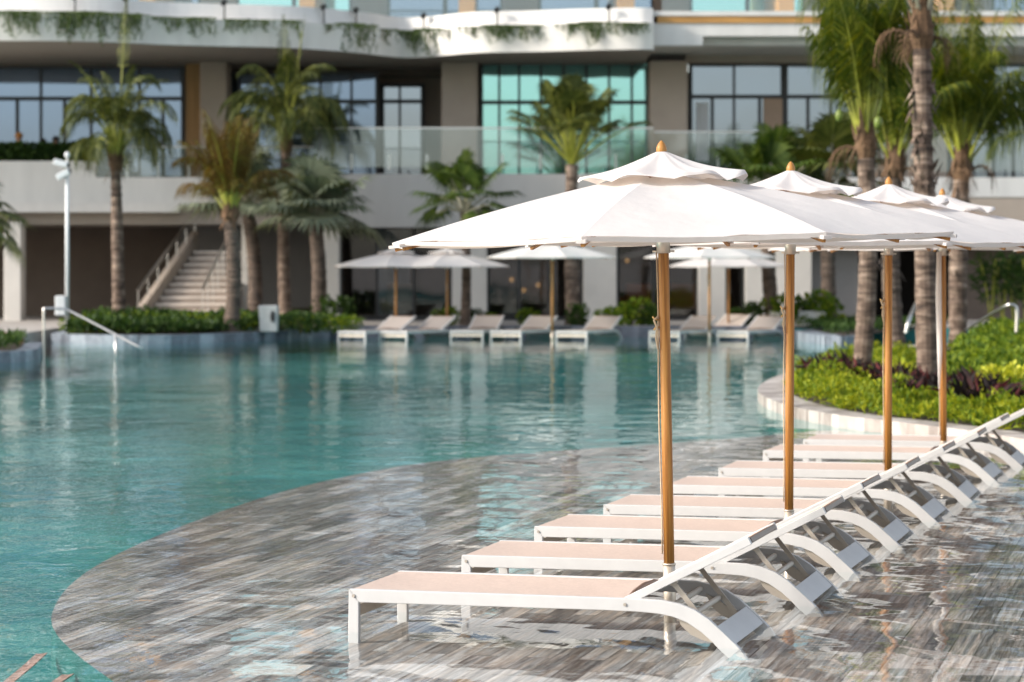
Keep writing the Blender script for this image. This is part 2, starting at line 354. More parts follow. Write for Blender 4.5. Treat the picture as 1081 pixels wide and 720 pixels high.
M['redleaf'] = leafmat('dark_red_leaf', [(.008,.007,.008),(.016,.010,.011),(.13,.018,.020)], trans=.15)
M['vine'] = leafmat('hanging_leaf', [(.035,.06,.015),(.07,.11,.03),(.12,.16,.05)], trans=.25)
M['stem'] = simple('woody_stem', (.12,.085,.05), .9, var=.3)
M['coconut'] = simple('green_coconut', (.15,.20,.035), .5, var=.15)
def glowmat():
    m, nt, out = mat('warm_reflection_glow'); e = N(nt, 'ShaderNodeEmission'); e.inputs['Color'].default_value = (1,.55,.2,1); e.inputs['Strength'].default_value = .35
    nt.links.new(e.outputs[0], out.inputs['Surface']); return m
M['lamp'] = glowmat()  # glow that stands in for warm reflections in the glass

# ------------------------------------------------------------------ pool, ground, ledge (the setting)
def sheet(name, pts, m, z=None, kind='structure'):
    pts = [Vector(p) for p in pts]
    if z is not None: pts = [Vector((p.x,p.y,z)) for p in pts]
    tr = geometry.tessellate_polygon([pts])
    mb = MB(); fs = []
    for t in tr:
        a,b,c = (pts[i] for i in t)
        fs.append(tuple(t) if (b-a).cross(c-a).z > 0 else tuple(reversed(t)))
    mb.add(pts, fs)
    o = mb.build(name, m)
    if kind: tag(o, kind=kind)
    return o
POOLZ = -.32      # shallow, as it looks from a low eye
LZ = -.055
XL, XR, YN, YF = -48.0, 34.0, 5.0, 64.2
mb = MB(); mb.add([(XL,YN,POOLZ),(XR,YN,POOLZ),(XR,YF,POOLZ),(XL,YF,POOLZ)], [(0,1,2,3)])
for a,b in (((XL,YN),(XR,YN)),((XR,YN),(XR,YF)),((XR,YF),(XL,YF)),((XL,YF),(XL,YN))):
    mb.add([(a[0],a[1],POOLZ),(b[0],b[1],POOLZ),(b[0],b[1],.2),(a[0],a[1],.2)], [(0,1,2,3)])
tag(mb.build('pool_floor', M['mosaic']), kind='structure')
mb = MB(); mb.add([(XL,YN,0),(XR,YN,0),(XR,YF,0),(XL,YF,0)], [(0,1,2,3)])
tag(mb.build('pool_water', M['water']), kind='structure')
# the ground: one sheet to the horizon with the pool cut out
mb = MB(); B = 900.0; z = .25
o4 = [(-B,-B,z),(B,-B,z),(B,B,z),(-B,B,z)]; i4 = [(XL,YN,z),(XR,YN,z),(XR,YF,z),(XL,YF,z)]
mb.add(o4+i4, [(0,1,5,4),(1,2,6,5),(2,3,7,6),(3,0,4,7)])
tag(mb.build('ground', M['paving']), kind='structure')

ledge_px = [(160,752),(140,736),(118,718),(92,700),(70,682),(58,668),(53,655),(57,640),(70,620),(100,597),(150,572),(200,552),(250,534),(300,518),(350,506),(400,496),(450,488),(520,481),(600,475),(700,468.5),(790,462),(860,455)]
lp = [G(x,y,LZ) for x,y in ledge_px]
def offset_path(p, w, side):
    q = []
    for i in range(len(p)):
        t = (p[min(i+1,len(p)-1)]-p[max(i-1,0)]); t.z = 0; t.normalize()
        q.append(p[i]+Vector((-t.y,t.x,0))*w*side)
    return q
def smooth_path(p, it=2):
    for _ in range(it):
        q = [p[0]]
        for a, b in zip(p[:-1], p[1:]): q += [a*.75+b*.25, a*.25+b*.75]
        p = q+[p[-1]]
    return p
lp = smooth_path(lp)
top = [Vector((-1.0,YN+.02,LZ))]+lp+[Vector((XR-.05,34,LZ)), Vector((XR-.05,YN+.02,LZ))]
sheet('pool_ledge', top, M['planks'])
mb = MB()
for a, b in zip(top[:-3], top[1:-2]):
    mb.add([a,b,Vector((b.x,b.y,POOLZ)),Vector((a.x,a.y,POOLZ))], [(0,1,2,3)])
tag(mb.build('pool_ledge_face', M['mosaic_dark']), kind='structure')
# pale square lid set into the ledge
cor = [G(245,710,LZ+.004),G(267,699,LZ+.004),G(332,702,LZ+.004),G(312,713,LZ+.004)]
mb = MB(); mb.add([p for p in cor]+[p-Vector((0,0,.03)) for p in cor], [(3,2,1,0),(0,1,5,4),(1,2,6,5),(2,3,7,6),(3,0,4,7)])
tag(mb.build('drain_cover', simple('pale_lid', (.62,.58,.53), .6, var=.06)), 'pale square stone lid set flush in the grey planked ledge under shallow water', 'drain cover')
# two red and white mosaic stripes on submerged steps beside the ledge
for i, pts in enumerate(([(0,728),(14,716),(30,703),(44,690)], [(48,728),(60,720),(72,712)])):
    q = smooth_path([G(x,y,-.16) for x,y in pts]); mb = MB()
    for a, b in zip(q[:-1], q[1:]):
        mb.add([a-Vector((.03,0,0)),a+Vector((.03,0,0)),b+Vector((.03,0,0)),b-Vector((.03,0,0)),
                a-Vector((.03,0,.006)),a+Vector((.03,0,.006)),b+Vector((.03,0,.006)),b-Vector((.03,0,.006))], [(0,1,2,3),(4,0,3,7),(1,5,6,2),(4,7,6,5)])
    tag(mb.build('step_edge', M['nosing']), ('longer' if i == 0 else 'shorter')+' red speckled mosaic strip marking a step under the water', 'step edge', 'mosaic strips on the sunken steps')

# ------------------------------------------------------------------ sun lounger
W = .83
def arc_profile(off=0):
    up = [(0,.224),(.4,.226),(.9,.228),(1.347,.229),(1.55,.2285),(1.664,.226),(1.753,.210),(1.827,.184),(1.897,.141),(1.962,.085),(2.02,.034),(2.066,-.01),(2.096,-.058)]
    lo = [(.055,.156),(.4,.159),(.9,.162),(1.347,.165),(1.53,.164),(1.64,.158),(1.72,.144),(1.79,.118),(1.86,.074),(1.918,.025),(1.96,-.018),(1.985,-.038),(2.008,-.058)]
    return up, lo
def make_lounger():
    root = thing('sun_lounger', 'x', 'sun lounger')
    T = .034
    for y0 in (0, W-T):
        mb = MB(); mb.prism(arc_profile(), y0, y0+T)
        mb.add([(0,y0,.224),(.055,y0,.1561),(.055,y0,-.058),(-.004,y0,-.058),(0,y0+T,.224),(.055,y0+T,.1561),(.055,y0+T,-.058),(-.004,y0+T,-.058)],
               [(0,3,2,1),(4,5,6,7),(0,4,7,3),(1,2,6,5),(2,3,7,6)])
        # lobed ratchet bracket on the inner face
        yb = y0+T if y0 == 0 else y0-.012
        o = mb.build('side_frame', M['frame'], root, bevel=.004)
        br = MB(); br.prism(([(1.72,.165),(1.80,.125),(1.86,.085),(1.93,.07)], [(1.75,.10),(1.80,.055),(1.86,.03),(1.91,.02)]), yb, yb+.012)
        br.build('ratchet_bracket', M['bracket'], o)
    mb = MB(); mb.box(.006, T, .075, .028, W-T, .135); mb.build('foot_crossbar', M['frame_beige'], root, bevel=.003)
    mb = MB(); mb.box(.003, T, .166, .030, W-T, .216); mb.build('foot_bar', M['frame'], root, bevel=.003)
    # head panel bridging the curved ends
    mb = MB(); mb.prism(([(1.935,.103),(1.99,.055),(2.028,.020)], [(1.925,.092),(1.98,.045),(2.018,.010)]), T, W-T); mb.build('head_panel', M['frame'], root)
    # seat sling with a slight sag
    mb = MB(); nx, ny = 16, 8; vs = []
    for i in range(nx+1):
        for j in range(ny+1):
            u = .012+(1.455-.012)*i/nx; v = j/ny
            vs.append((u, .030+(W-.06)*v, .222-.014*math.sin(PI*v)**.8*min(1,i/2,(nx-i)/2)))
    fs = [(i*(ny+1)+j, (i+1)*(ny+1)+j, (i+1)*(ny+1)+j+1, i*(ny+1)+j+1) for i in range(nx) for j in range(ny)]
    mb.add(vs, fs); mb.build('seat_sling', M['sling'], root, smooth=True)
    mb = MB(); mb.tube([(1.475, T, .212),(1.475,.2,.236),(1.475,W/2,.246),(1.475,W-.2,.236),(1.475,W-T,.212)], .015, 8); mb.build('hinge_bar', M['brown'], root, smooth=True)
    # backrest
    ang = R(27.2); ca, sa = math.cos(ang), math.sin(ang); hx, hz, LB = 1.47, .222, .70
    def bk(t, n=0): return (hx+t*ca-n*sa, hz+t*sa+n*ca)
    for y0 in (T+.003, W-T-.003-.034):
        mb = MB(); p = [bk(-.02,.012), bk(LB,.012)]; q = [bk(-.02,-.030), bk(LB,-.030)]
        mb.prism((p, q), y0, y0+.034); mb.build('backrest_rail', M['frame'], root, bevel=.003)
    mb = MB(); p = [bk(LB-.045,.004), bk(LB+.004,.004)]; q = [bk(LB-.045,-.026), bk(LB+.004,-.026)]
    mb.prism((p, q), T+.037, W-T-.037); mb.build('head_bar', M['brown'], root, bevel=.004)
    mb = MB(); vs = []
    for i in range(9):
        for j in range(7):
            t = .02+(LB-.06)*i/8; v = j/6; x, z = bk(t, .006-.03*math.sin(PI*v)*math.sin(PI*i/8))
            vs.append((x, T+.033+(W-2*T-.066)*v, z))
    mb.add(vs, [(i*7+j,(i+1)*7+j,(i+1)*7+j+1,i*7+j+1) for i in range(8) for j in range(6)]); mb.build('backrest_sling', M['sling'], root, smooth=True)
    for y in (T+.055, W-T-.055):
        mb = MB(); mb.bar((1.70,y,.305),(1.90,y,.062),.010,.026); mb.tube([(1.70,y-.014,.31),(1.70,y+.014,.31)], .022, 10)
        mb.build('support_strut', M['bracket'], root)
    for y in (-.003, W+.003):
        mb = MB(); s_ = -1 if y < 0 else 1
        for u, zz in ((1.47,.198),(.028,.19)): mb.tube([(u,y-.004*s_,zz),(u,y+.003*s_,zz)], .0085, 10)
        mb.build('bolt', M['bracket'], root)
    for u, zz in ((1.80,.150),(1.69,.185)):
        mb = MB(); mb.tube([(u,T,zz),(u,W-T,zz)], .016, 10); mb.build('cross_tube', M['frame_beige'], root, smooth=True)
    mb = MB(); mb.tube([(1.90,T+.05,.062),(1.90,W-T-.05,.062)], .009, 8); mb.build('strut_bar', M['bracket'], root, smooth=True)
    return root
AL = R(16.0)
proto_lounger = make_lounger()
near = [((368,621.8),None),((487.2,586),None),((564,555.5),None),((637,532.6),None),((701,511.6),None),((758.4,494),None),((805.4,475.4),None),((848,463.8),None)]
ords = ['nearest', 'second nearest', 'third nearest', 'fourth nearest', 'fifth nearest', 'sixth nearest', 'second farthest', 'farthest']
extra = ['its whole side in front of every pole', 'just behind the nearest umbrella pole', 'in front of the second umbrella pole', 'just behind the second umbrella pole',
         'in front of the third umbrella pole', 'just behind the third umbrella pole', 'in front of the farthest pole', 'closest to the planted island']
for i, ((x,y),_) in enumerate(near):
    s = (y-HY)/(HC-.224); loc = ((x-CX)/s, F/s, 0)
    lab = f'{ords[i]} lounger of the row under the parasols, {extra[i]}'
    if i == 0:
        o = proto_lounger; o.location = loc; o.rotation_euler = (0,0,-AL)
    else: o = dup(proto_lounger, loc, -AL+R((0,.5,-.6,.3,-.3,.7,-.4,.2)[i]))
    tag(o, lab, 'sun lounger', 'loungers in the row on the shallow ledge')
far = [((356.5,349),-34,'leftmost'),((400,349),-34,'second from the left'),((475,348.6),-15,'third from the left'),((517.5,348.8),-27,'fourth from the left'),((586.5,349),-27,'fifth from the left'),((685,349),-32,'sixth from the left')
       ,((722,346.5),-33,'half hidden one behind its neighbour, seventh'),((757,349),-32,'rightmost')]
for (x,y),th,w in far:
    s = (y-HY)/(HC-.224); 
    rz = R(90+th)
    # foot end faces the camera; local +x (towards the head) points away, local +y to the left
    o = dup(proto_lounger, (0,0,0), rz)
    d = F/s; corner = Vector(((x-CX)/s, d, 0))
    wv = Vector((-math.sin(rz), math.cos(rz), 0))*W
    o.location = corner - wv
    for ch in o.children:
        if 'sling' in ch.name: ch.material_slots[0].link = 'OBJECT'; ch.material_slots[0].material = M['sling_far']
    tag(o, f'{w} white lounger at the far pool edge', 'sun lounger', 'loungers along the far pool edge')

# ------------------------------------------------------------------ parasol
RU = 1.585
def make_parasol():
    root = thing('parasol', 'x', 'parasol')
    mb = MB(); mb.tube([(0,0,.27),(0,0,1.0),(0,0,1.8),(0,0,2.0),(0,0,2.49)], [.0295,.0295,.0295,.0295,.025], 18); mb.build('pole', M['wood'], root, smooth=True)
    mb = MB(); mb.tube([(0,0,LZ),(0,0,.262)], .0335, 18); mb.tube([(0,0,.258),(0,0,.268)], .036, 18); mb.tube([(.036,0,.04),(.055,0,.04)], .008, 8)
    mb.build('ground_sleeve', M['sleeve'], root, smooth=True)
    mb = MB(); mb.tube([(0,0,1.965),(0,0,2.10)], .037, 16); mb.tube([(-.06,0,1.975),(.06,0,1.975)], .006, 6); mb.build('runner_hub', M['sleeve'], root, smooth=True)
    a0 = R(18)     # corner directions, measured towards the camera side
    cor = [Vector((math.cos(a0+k*PI/4), -math.sin(a0+k*PI/4), 0)) for k in range(8)]
    random.seed(5)
    def canz(r): 
        t = (r-.26)/(RU-.26); return 2.372 + (2.052-2.372)*t + .018*math.sin(PI*t)
    mb = MB()
    nr, nt = 14, 12
    for k in range(8):
        c0, c1 = cor[k], cor[(k+1)%8]; vs = []
        for i in range(nr+1):
            r = .26+(RU-.26)*i/nr
            for j in range(nt+1):
                t = j/nt; d = c0*(1-t)+c1*t
                p = d*r; sag = math.sin(PI*t)
                p *= 1-.028*sag*(i/nr)**3
                zz = canz(r) - .020*sag*math.sin(PI*(i/nr)**.8) - .012*sag*(i/nr)**4
                w = noise.noise(Vector((p.x*3.1+k*5, p.y*3.1, 2.0)))*.016 + noise.noise(Vector((p.x*1.2*math.sin(k)+p.y*9+k, p.x*9, k*1.0)))*.008 + .008*math.sin(38*(c0+c1).normalized().dot(p)+3*noise.noise(p*3))*max(0,1-i/nr*1.6)
                w *= sag**.5
                vs.append((p.x, p.y, zz+w))
        fs = [(i*(nt+1)+j, (i+1)*(nt+1)+j, (i+1)*(nt+1)+j+1, i*(nt+1)+j+1) for i in range(nr) for j in range(nt)]
        fs = [tuple(reversed(f)) for f in fs]
        mb.add(vs, fs)
    can = mb.build('canopy', M['canvas'], root, smooth=True)
    mb = MB()
    for k in range(8):           # narrow hem hanging from the rim
        c0, c1 = cor[k], cor[(k+1)%8]; vs = []
        for j in range(13):
            t = j/12; sag = math.sin(PI*t); p = (c0*(1-t)+c1*t)*RU*(1-.028*sag)
            zz = canz(RU)-.012*sag
            vs += [(p.x,p.y,zz-.001),(p.x*.996,p.y*.996,zz-.022-.004*sag)]
        mb.add(vs, [(2*j,2*j+1,2*j+3,2*j+2) for j in range(12)])
    for k in range(8):
        c = cor[k]
        mb.bar(c*(RU-.10)+Vector((0,0,2.038)), c*(RU+.012)+Vector((0,0,2.026)), .05, .018)
    mb.build('hem', M['canvas'], can, smooth=False)
    # vent cap with loose wavy edge
    mb = MB(); nr2, na = 14, 128; vs = []
    for i in range(nr2+1):
        t = min(1, i/(nr2-3)); dr = max(0, i-(nr2-3))/3
        for j in range(na):
            a = a0+2*PI*j/na; k8 = (8*j/na)
            edge = abs(math.cos(k8*PI))              # 1 on the ribs
            fold = .6*math.sin(k8*2*PI*.875+1.3+.8*math.sin(j*.21))+.4*math.sin(k8*2*PI*1.5+.7*math.sin(j*.33))
            rr = (.030+.43*t+.012*dr)*(1-.05*(1-edge)*t)+.010*t*fold
            zz = 2.520-.022*math.sin(PI*t)-.130*t + t*(.016*fold) + .012*(edge-.6)*t - .016*(1-edge)*t*t - .013*dr*(1+.8*fold)
            vs.append((rr*math.cos(a), -rr*math.sin(a), zz))
    fs = [(i*na+j, i*na+(j+1)%na, (i+1)*na+(j+1)%na, (i+1)*na+j) for i in range(nr2) for j in range(na)]
    mb.add(vs, fs); mb.build('vent_cap', M['canvas'], root, smooth=True)
    mb = MB(); mb.lathe([(.014,2.49),(.024,2.505),(.029,2.525),(.028,2.545),(.019,2.565),(.008,2.578),(.002,2.582)], n=14); mb.build('finial', M['wood'], root, smooth=True)
    for k in range(8):
        c = cor[k]
        mb = MB(); mb.bar(c*.05+Vector((0,0,2.385)), c*(RU-.02)+Vector((0,0,2.016)), .020, .030); rb = mb.build('rib', M['wood'], root)
        st = MB(); st.bar(c*.04+Vector((0,0,2.09)), c*.72+Vector((0,0,2.225)), .016, .024); st.build('strut', M['wood'], rb)
    mb = MB(); rp = [(-.038+.003*math.sin(i*.9), .0, 1.97-.165*i) for i in range(11)]; mb.tube(rp, .004, 6)
    mb.tube([(-.036,-.012,1.62),(-.06,-.02,1.60),(-.045,-.03,1.56),(-.05,-.02,1.50),(-.04,-.02,1.44)], .006, 6)
    mb.build('pull_rope', M['rope'], root, smooth=True)
    mb = MB(); mb.tube([(-.03,0,1.60),(-.055,0,1.605),(-.066,0,1.62)], .006, 6); mb.tube([(-.03,0,1.56),(-.05,0,1.56),(-.06,0,1.545)], .006, 6); mb.build('cleat', M['brass'], root, smooth=True)
    return root
proto_par = make_parasol()
pars = [(.865,14.0,R(0),'nearest white parasol, its whole canopy in view above the row of loungers', (0,R(-1.05),0)),
        (1.84,17.0,R(4),'second nearest white parasol, its pole right of the nearest one', (0,R(.3),0)),
        (2.955,20.1,R(-3),'third nearest white parasol, its pole in front of the planted island', (0,R(.15),0)),
        (3.95,23.4,R(6),'farthest white parasol of the front row, rising behind the third', (0,R(-.3),0)),
        (6.88,26.8,R(12),'white parasol mostly out of the picture, only the tip of its canopy showing', (0,0,0))]
for i, (x,d,rz,lab,tilt) in enumerate(pars):
    o = proto_par if i == 0 else dup(proto_par, (0,0,0))
    o.location = (x,d,0); o.rotation_euler = (tilt[0],tilt[1],rz)
    tag(o, lab, 'parasol', 'parasols over the front row of loungers')
mb = MB(); mb.tube([(3.955-.055,23.36,2.0),(3.955-.062,23.34,1.6),(3.955-.05,23.35,1.1),(3.955-.055,23.35,.75)],[.022,.028,.024,.008],8)
tag(mb.build('tie_strap', M['canvas'], smooth=True), 'white cloth tie strap hanging down beside the farthest front pole', 'strap')
parasol_d = [(418,64.6,.2,-.28,'far parasol at the left end of the far loungers'),(472,64.4,.9,-.28,'far parasol overlapping the leftmost far one, amber pole'),(583,61.5,.5,-.06,'far parasol standing alone with its pole in the water'),(749,61.5,.1,-.06,'far parasol seen right behind the nearest pole, its own pole in water'),(769,64.8,.7,-.28,'rightmost far parasol, its pole on the deck by a dark doorway')]
for px,d,rz,zz,lab in parasol_d:
    o = dup(proto_par, ((px-CX)*d/F, d, zz), rz)
    tag(o, lab, 'parasol', 'parasols along the far pool edge')

# ------------------------------------------------------------------ foliage
def leaf(mb, p, d, n, L, w, mi=0, droop=0.0):
    sd = d.cross(n)
    if sd.length < 1e-4: sd = d.cross(Vector((.3,.5,.8)))
    sd = sd.normalized()*w
    mid = p+d*L*.5; tip = p+d*L-Vector((0,0,droop*L))
    mb.add([p, mid+sd, tip, mid-sd], [(0,1,2,3)], mi)
def rv(rnd):
    while True:
        v = Vector((rnd.uniform(-1,1),rnd.uniform(-1,1),rnd.uniform(-1,1)))
        if .05 < v.length < 1: return v
def bush_mesh(seed, n, rx, ry, rz, L, w, up=.4, lobes=5):
    rnd = random.Random(seed); mb = MB()
    cs = [(Vector((rnd.uniform(-.6,.6)*rx, rnd.uniform(-.6,.6)*ry, rnd.uniform(.35,.75)*rz)), rnd.uniform(.35,.6)) for _ in range(lobes)]
    for _ in range(n):
        c, s = rnd.choice(cs); v = rv(rnd); v = v.normalized()*(v.length**.4)
        p = c+Vector((v.x*rx*s, v.y*ry*s, v.z*rz*s))
        if p.z < .02: p.z = rnd.uniform(.02,.2)*rz
        d = (v.normalized()+Vector((0,0,up))+rv(rnd)*.7).normalized()
        leaf(mb, p, d, (v+rv(rnd)*.8).normalized(), L*rnd.uniform(.6,1.3), w*rnd.uniform(.7,1.2), 0, rnd.uniform(0,.3))
    return mb
def spiky_mesh(seed, n, h, spread, w):
    rnd = random.Random(seed); mb = MB()
    for _ in range(n):
        a = rnd.uniform(0,2*PI); e = rnd.uniform(.5,1.4)
        d = Vector((math.cos(a)*math.cos(e), math.sin(a)*math.cos(e), math.sin(e)))
        p = Vector((rnd.uniform(-1,1)*spread, rnd.uniform(-1,1)*spread, .02+rnd.random()*h*.25))
        leaf(mb, p, d, Vector((math.sin(a),-math.cos(a),.2)), h*rnd.uniform(.5,1.0), w, 0, .18)
    return mb
def stems(mb_seed, n, h, r):
    rnd = random.Random(mb_seed); mb = MB()
    for _ in range(n):
        a = rnd.uniform(0,2*PI); mb.tube([(0,0,-.05),(math.cos(a)*r*.5,math.sin(a)*r*.5,h*.5),(math.cos(a)*r,math.sin(a)*r,h)], [.015,.011,.005], 5)
    return mb

def cover(name, label, pts_fn, n, m, L, w, seed, hfn, up=.8, kind='stuff'):
    rnd = random.Random(seed); mb = MB()
    for _ in range(n):
        p = pts_fn(rnd); h = hfn(p)
        p = Vector((p.x,p.y,p.z+h*rnd.random()**.5))
        d = (rv(rnd)+Vector((0,0,up))).normalized()
        leaf(mb, p, d, rv(rnd).normalized(), L*rnd.uniform(.6,1.3), w*rnd.uniform(.7,1.2), 0, rnd.uniform(0,.3))
    return tag(mb.build(name, m), label, 'ground cover', kind=kind)

# ------------------------------------------------------------------ planters
def kerb_mesh(path, w, side, z0, z1):
    q = offset_path(path, w, side); mb = MB(); vs = []
    for a, b in zip(path, q):
        vs += [(a.x,a.y,z0),(a.x,a.y,z1-.012),(a.x*.999+b.x*.001,a.y,z1),(b.x,b.y,z1),(b.x,b.y,z0)]
    n = len(path); fs = []
    for i in range(n-1):
        for k in range(4):
            f = (i*5+k, (i+1)*5+k, (i+1)*5+k+1, i*5+k+1); fs.append(f if side < 0 else tuple(reversed(f)))
    fs += [tuple(range(5)), tuple(reversed([(n-1)*5+k for k in range(5)]))]
    mb.add(vs, fs); return mb
# planted island on the right
ZK = .13
isl_px = [(1010,362.5),(960,364),(920,368),(893,373),(873,379.5),(852,386),(830,393.5),(812,400),(802,406),(799,411.5),(803,416.5),(812,421),(836,429.6),(888,439),(940,444.5),(991.5,450.5),(1040,457),(1081,463.5),(1140,475),(1220,492)]
isl = smooth_path([G(x,y,ZK) for x,y in isl_px])
root = thing('island_planter', 'planted island bed edged by a curved white marble kerb beside the loungers', 'planter')
kerb_mesh(isl, .42, 1, POOLZ, ZK).build('kerb', M['kerb_white'], root)
inner = offset_path(isl, .40, 1)
pg = inner+[Vector((24,inner[-1].y,0)), Vector((24,inner[0].y,0))]
o = sheet('soil', pg, M['soil'], ZK-.03, kind=None); o.parent = root
ISL = [(p.x,p.y) for p in pg]
def inside(x, y, poly):
    c = False; j = len(poly)-1
    for i in range(len(poly)):
        if (poly[i][1] > y) != (poly[j][1] > y) and x < (poly[j][0]-poly[i][0])*(y-poly[i][1])/(poly[j][1]-poly[i][1])+poly[i][0]: c = not c
        j = i
    return c
def edge_dist(x, y, line):
    return min((Vector((x,y))-Vector((p.x,p.y))).length for p in line)
IN = inner[::2]
def px_of(p): return (CX+F*p.x/p.y, HY+F*(HC-p.z)/p.y)
def pick(lo, hi, ymax=70, xmax=14):
    def fn(rnd):
        while True:
            x = rnd.uniform(3.2,xmax); y = rnd.uniform(27,ymax)
            if inside(x,y,ISL):
                d = edge_dist(x,y,IN)
                if lo < d < hi and abs(x/y) < .225: return Vector((x,y,ZK-.03))
    return fn
cover('ground_cover', 'bright yellow green low ground cover spilling along the white marble kerb', pick(0.05,1.7,46,12), 30000, M['yellowgreen'], .10, .017, 11, lambda p: .10+.42*max(0,noise.noise(Vector((p.x*1.9,p.y*1.2,0)))+.1))
cover('ground_cover', 'mid green leafy mass filling the island behind the dark red plants', pick(2.2,30,52,12), 26000, M['midgreen'], .14, .03, 12, lambda p: .22+.46*max(0,min(1,(p.x-4.5)/4))*(.7+.5*noise.noise(Vector((p.x*.9,p.y*.5,3)))))
rnd = random.Random(21)
redp = [MB() for _ in range(3)]
red_protos = [spiky_mesh(40+i, 90, .50, .16, .030) for i in range(3)]
red_px = [(866,405),(884,404),(899,408),(921,412),(938,413),(955,417),(958,425),(975,420),(1000,424),(1018,424),(1036,428),(1052,431),(1068,434),(1006,432),(1030,436)]
redo = []
for i, (x,y) in enumerate(red_px):
    p = G(x,y,.12)
    if i < 3: o = red_protos[i].build('cordyline', M['redleaf'])
    else: o = redo[i%3].copy(); COL.objects.link(o)
    o.location = p; o.rotation_euler = (0,0,rnd.uniform(0,6)); s = rnd.uniform(.75,1.1); o.scale = (s*1.15,s*1.15,s*1.05)
    tag(o, 'dark red spiky leaved plant in the band between yellow and green foliage', 'cordyline', 'dark red plants on the island'); redo.append(o)
def bush(name, label, cat, p, mesh, m, group=None, st=(6,.3,.15)):
    r = thing(name, label, cat, p, 0, group)
    mesh.build('foliage', m, r); stems(int(abs(p[0]*100)), *st).build('stem', M['stem'], r)
    return r
bush('lime_shrub', 'lime yellow shrub with broad glossy leaves on the island beside the red plants', 'shrub', G(1062,428,.12), bush_mesh(3, 520, .50,.40,.40,.10,.028, lobes=8), M['limeleaf'])
bush('lime_shrub', 'small lime tuft at the foot of the ringed trunk', 'shrub', G(950,408,.12), bush_mesh(4, 160, .25,.22,.3,.12,.035), M['limeleaf'])
# low bed on the far right shore behind the loungers
def rock(seed, r):
    rnd = random.Random(seed); mb = MB(); n, k = 7, 10
    rings = []
    for i in range(n+1):
        th = PI*i/n
        for j in range(k):
            ph = 2*PI*j/k; v = Vector((math.sin(th)*math.cos(ph), math.sin(th)*math.sin(ph), math.cos(th)))
            q = r*(1+.35*noise.noise(v*1.7+Vector((seed,0,0)))); rings.append((v.x*q, v.y*q, v.z*q*.7))
    mb.add(rings, [(i*k+j,(i+1)*k+j,(i+1)*k+(j+1)%k,i*k+(j+1)%k) for i in range(n) for j in range(k)]); return mb
# left long bed
ZL = .2
lb_px = [(46,352.5),(70,353),(130,354),(200,353.5),(260,351),(310,348.8),(356,347.2)]
lb = [G(x,y,ZL) for x,y in lb_px]
lb = [Vector((lb[0].x-.05,lb[0].y+7,ZL))]+lb+[Vector((lb[-1].x+.05,lb[-1].y+.5,ZL))]
root = thing('long_planter', 'long hedge bed behind a blue grey striped stone kerb on the far pool edge', 'planter')
kerb_mesh(smooth_path(lb), .35, 1, POOLZ, ZL).build('kerb', M['kerb_blue'], root)
o = sheet('soil', offset_path(smooth_path(lb), .33, 1), M['soil'], ZL-.02, kind=None); o.parent = root
LB = [(p.x,p.y) for p in lb]
def pick_lb(rnd):
    while True:
        x = rnd.uniform(-10.5,-3.8); y = rnd.uniform(56,66)
        if inside(x,y,LB) and edge_dist(x,y,smooth_path(lb)) > .35: return Vector((x,y,ZL))
cover('ground_cover', 'clipped dark green ground cover filling the long bed behind the striped kerb', pick_lb, 9000, M['darkgreen'], .16, .045, 31, lambda p: .22+.25*max(0,noise.noise(Vector((p.x*.9,p.y*.6,7)))+.35))
for i, (x,y,sc_) in enumerate([(105,342,1.0),(140,340,1.15),(172,341,1.1),(205,342,1.0),(232,341,1.0),(318,341,.95),(345,338,.9)]):
    d = 60.3+i*.33; p = ((x-CX)*d/F, d, ZL)
    bush('hedge_shrub', ['leftmost rounded green shrub of the hedge bed, beside the camera pole','rounded green shrub at the foot of the leftmost tall palm','rounded green shrub below the stair foot, left of two','rounded green shrub below the stair foot, right of two','rounded green shrub in front of the brown leaved palm','rounded green shrub right of the white box','rounded green shrub at the pale pillar before the loungers'][i], 'shrub', p,
         bush_mesh(60+i, 520, 1.0*sc_,.55,.36*sc_,.12,.035, lobes=6), M['darkgreen'] if i % 2 else M['midgreen'], 'rounded shrubs of the hedge bed')
# near left corner bed
cb = [G(-60,384,.2),G(-20,372.5,.2),G(10,371.3,.2),G(32,370,.2),G(42,367.5,.2)]
cb = smooth_path(cb+[Vector((cb[-1].x-.6,cb[-1].y+3.5,.2))])
root = thing('corner_planter', 'small grassy bed with a blue grey stone kerb jutting into the pool at the left', 'planter')
kerb_mesh(cb, .35, 1, POOLZ, .2).build('kerb', M['kerb_blue'], root)
poly = offset_path(cb, .33, 1)+[Vector((-16,cb[-1].y,0))]
o = sheet('soil', poly, M['soil'], .18, kind=None); o.parent = root
CB = [(p.x,p.y) for p in poly]
def pick_cb(rnd):
    while True:
        x = rnd.uniform(-13,-8.6); y = rnd.uniform(44,56)
        if inside(x,y,CB): return Vector((x,y,.19))
cover('grass', 'dark grass and low leaves on the small corner bed', pick_cb, 3500, M['darkgreen'], .16, .03, 33, lambda p: .2)
# terrace paving between the beds, and the terracotta strip across it
mb = MB(); mb.box(-30,58.4,POOLZ,-11.1,70,.262); tag(mb.build('terrace', M['paving']), kind='structure')
mb = MB(); mb.box(-30,58.1,POOLZ,-11.15,58.39,.27); tag(mb.build('path', M['redpath']), kind='structure')
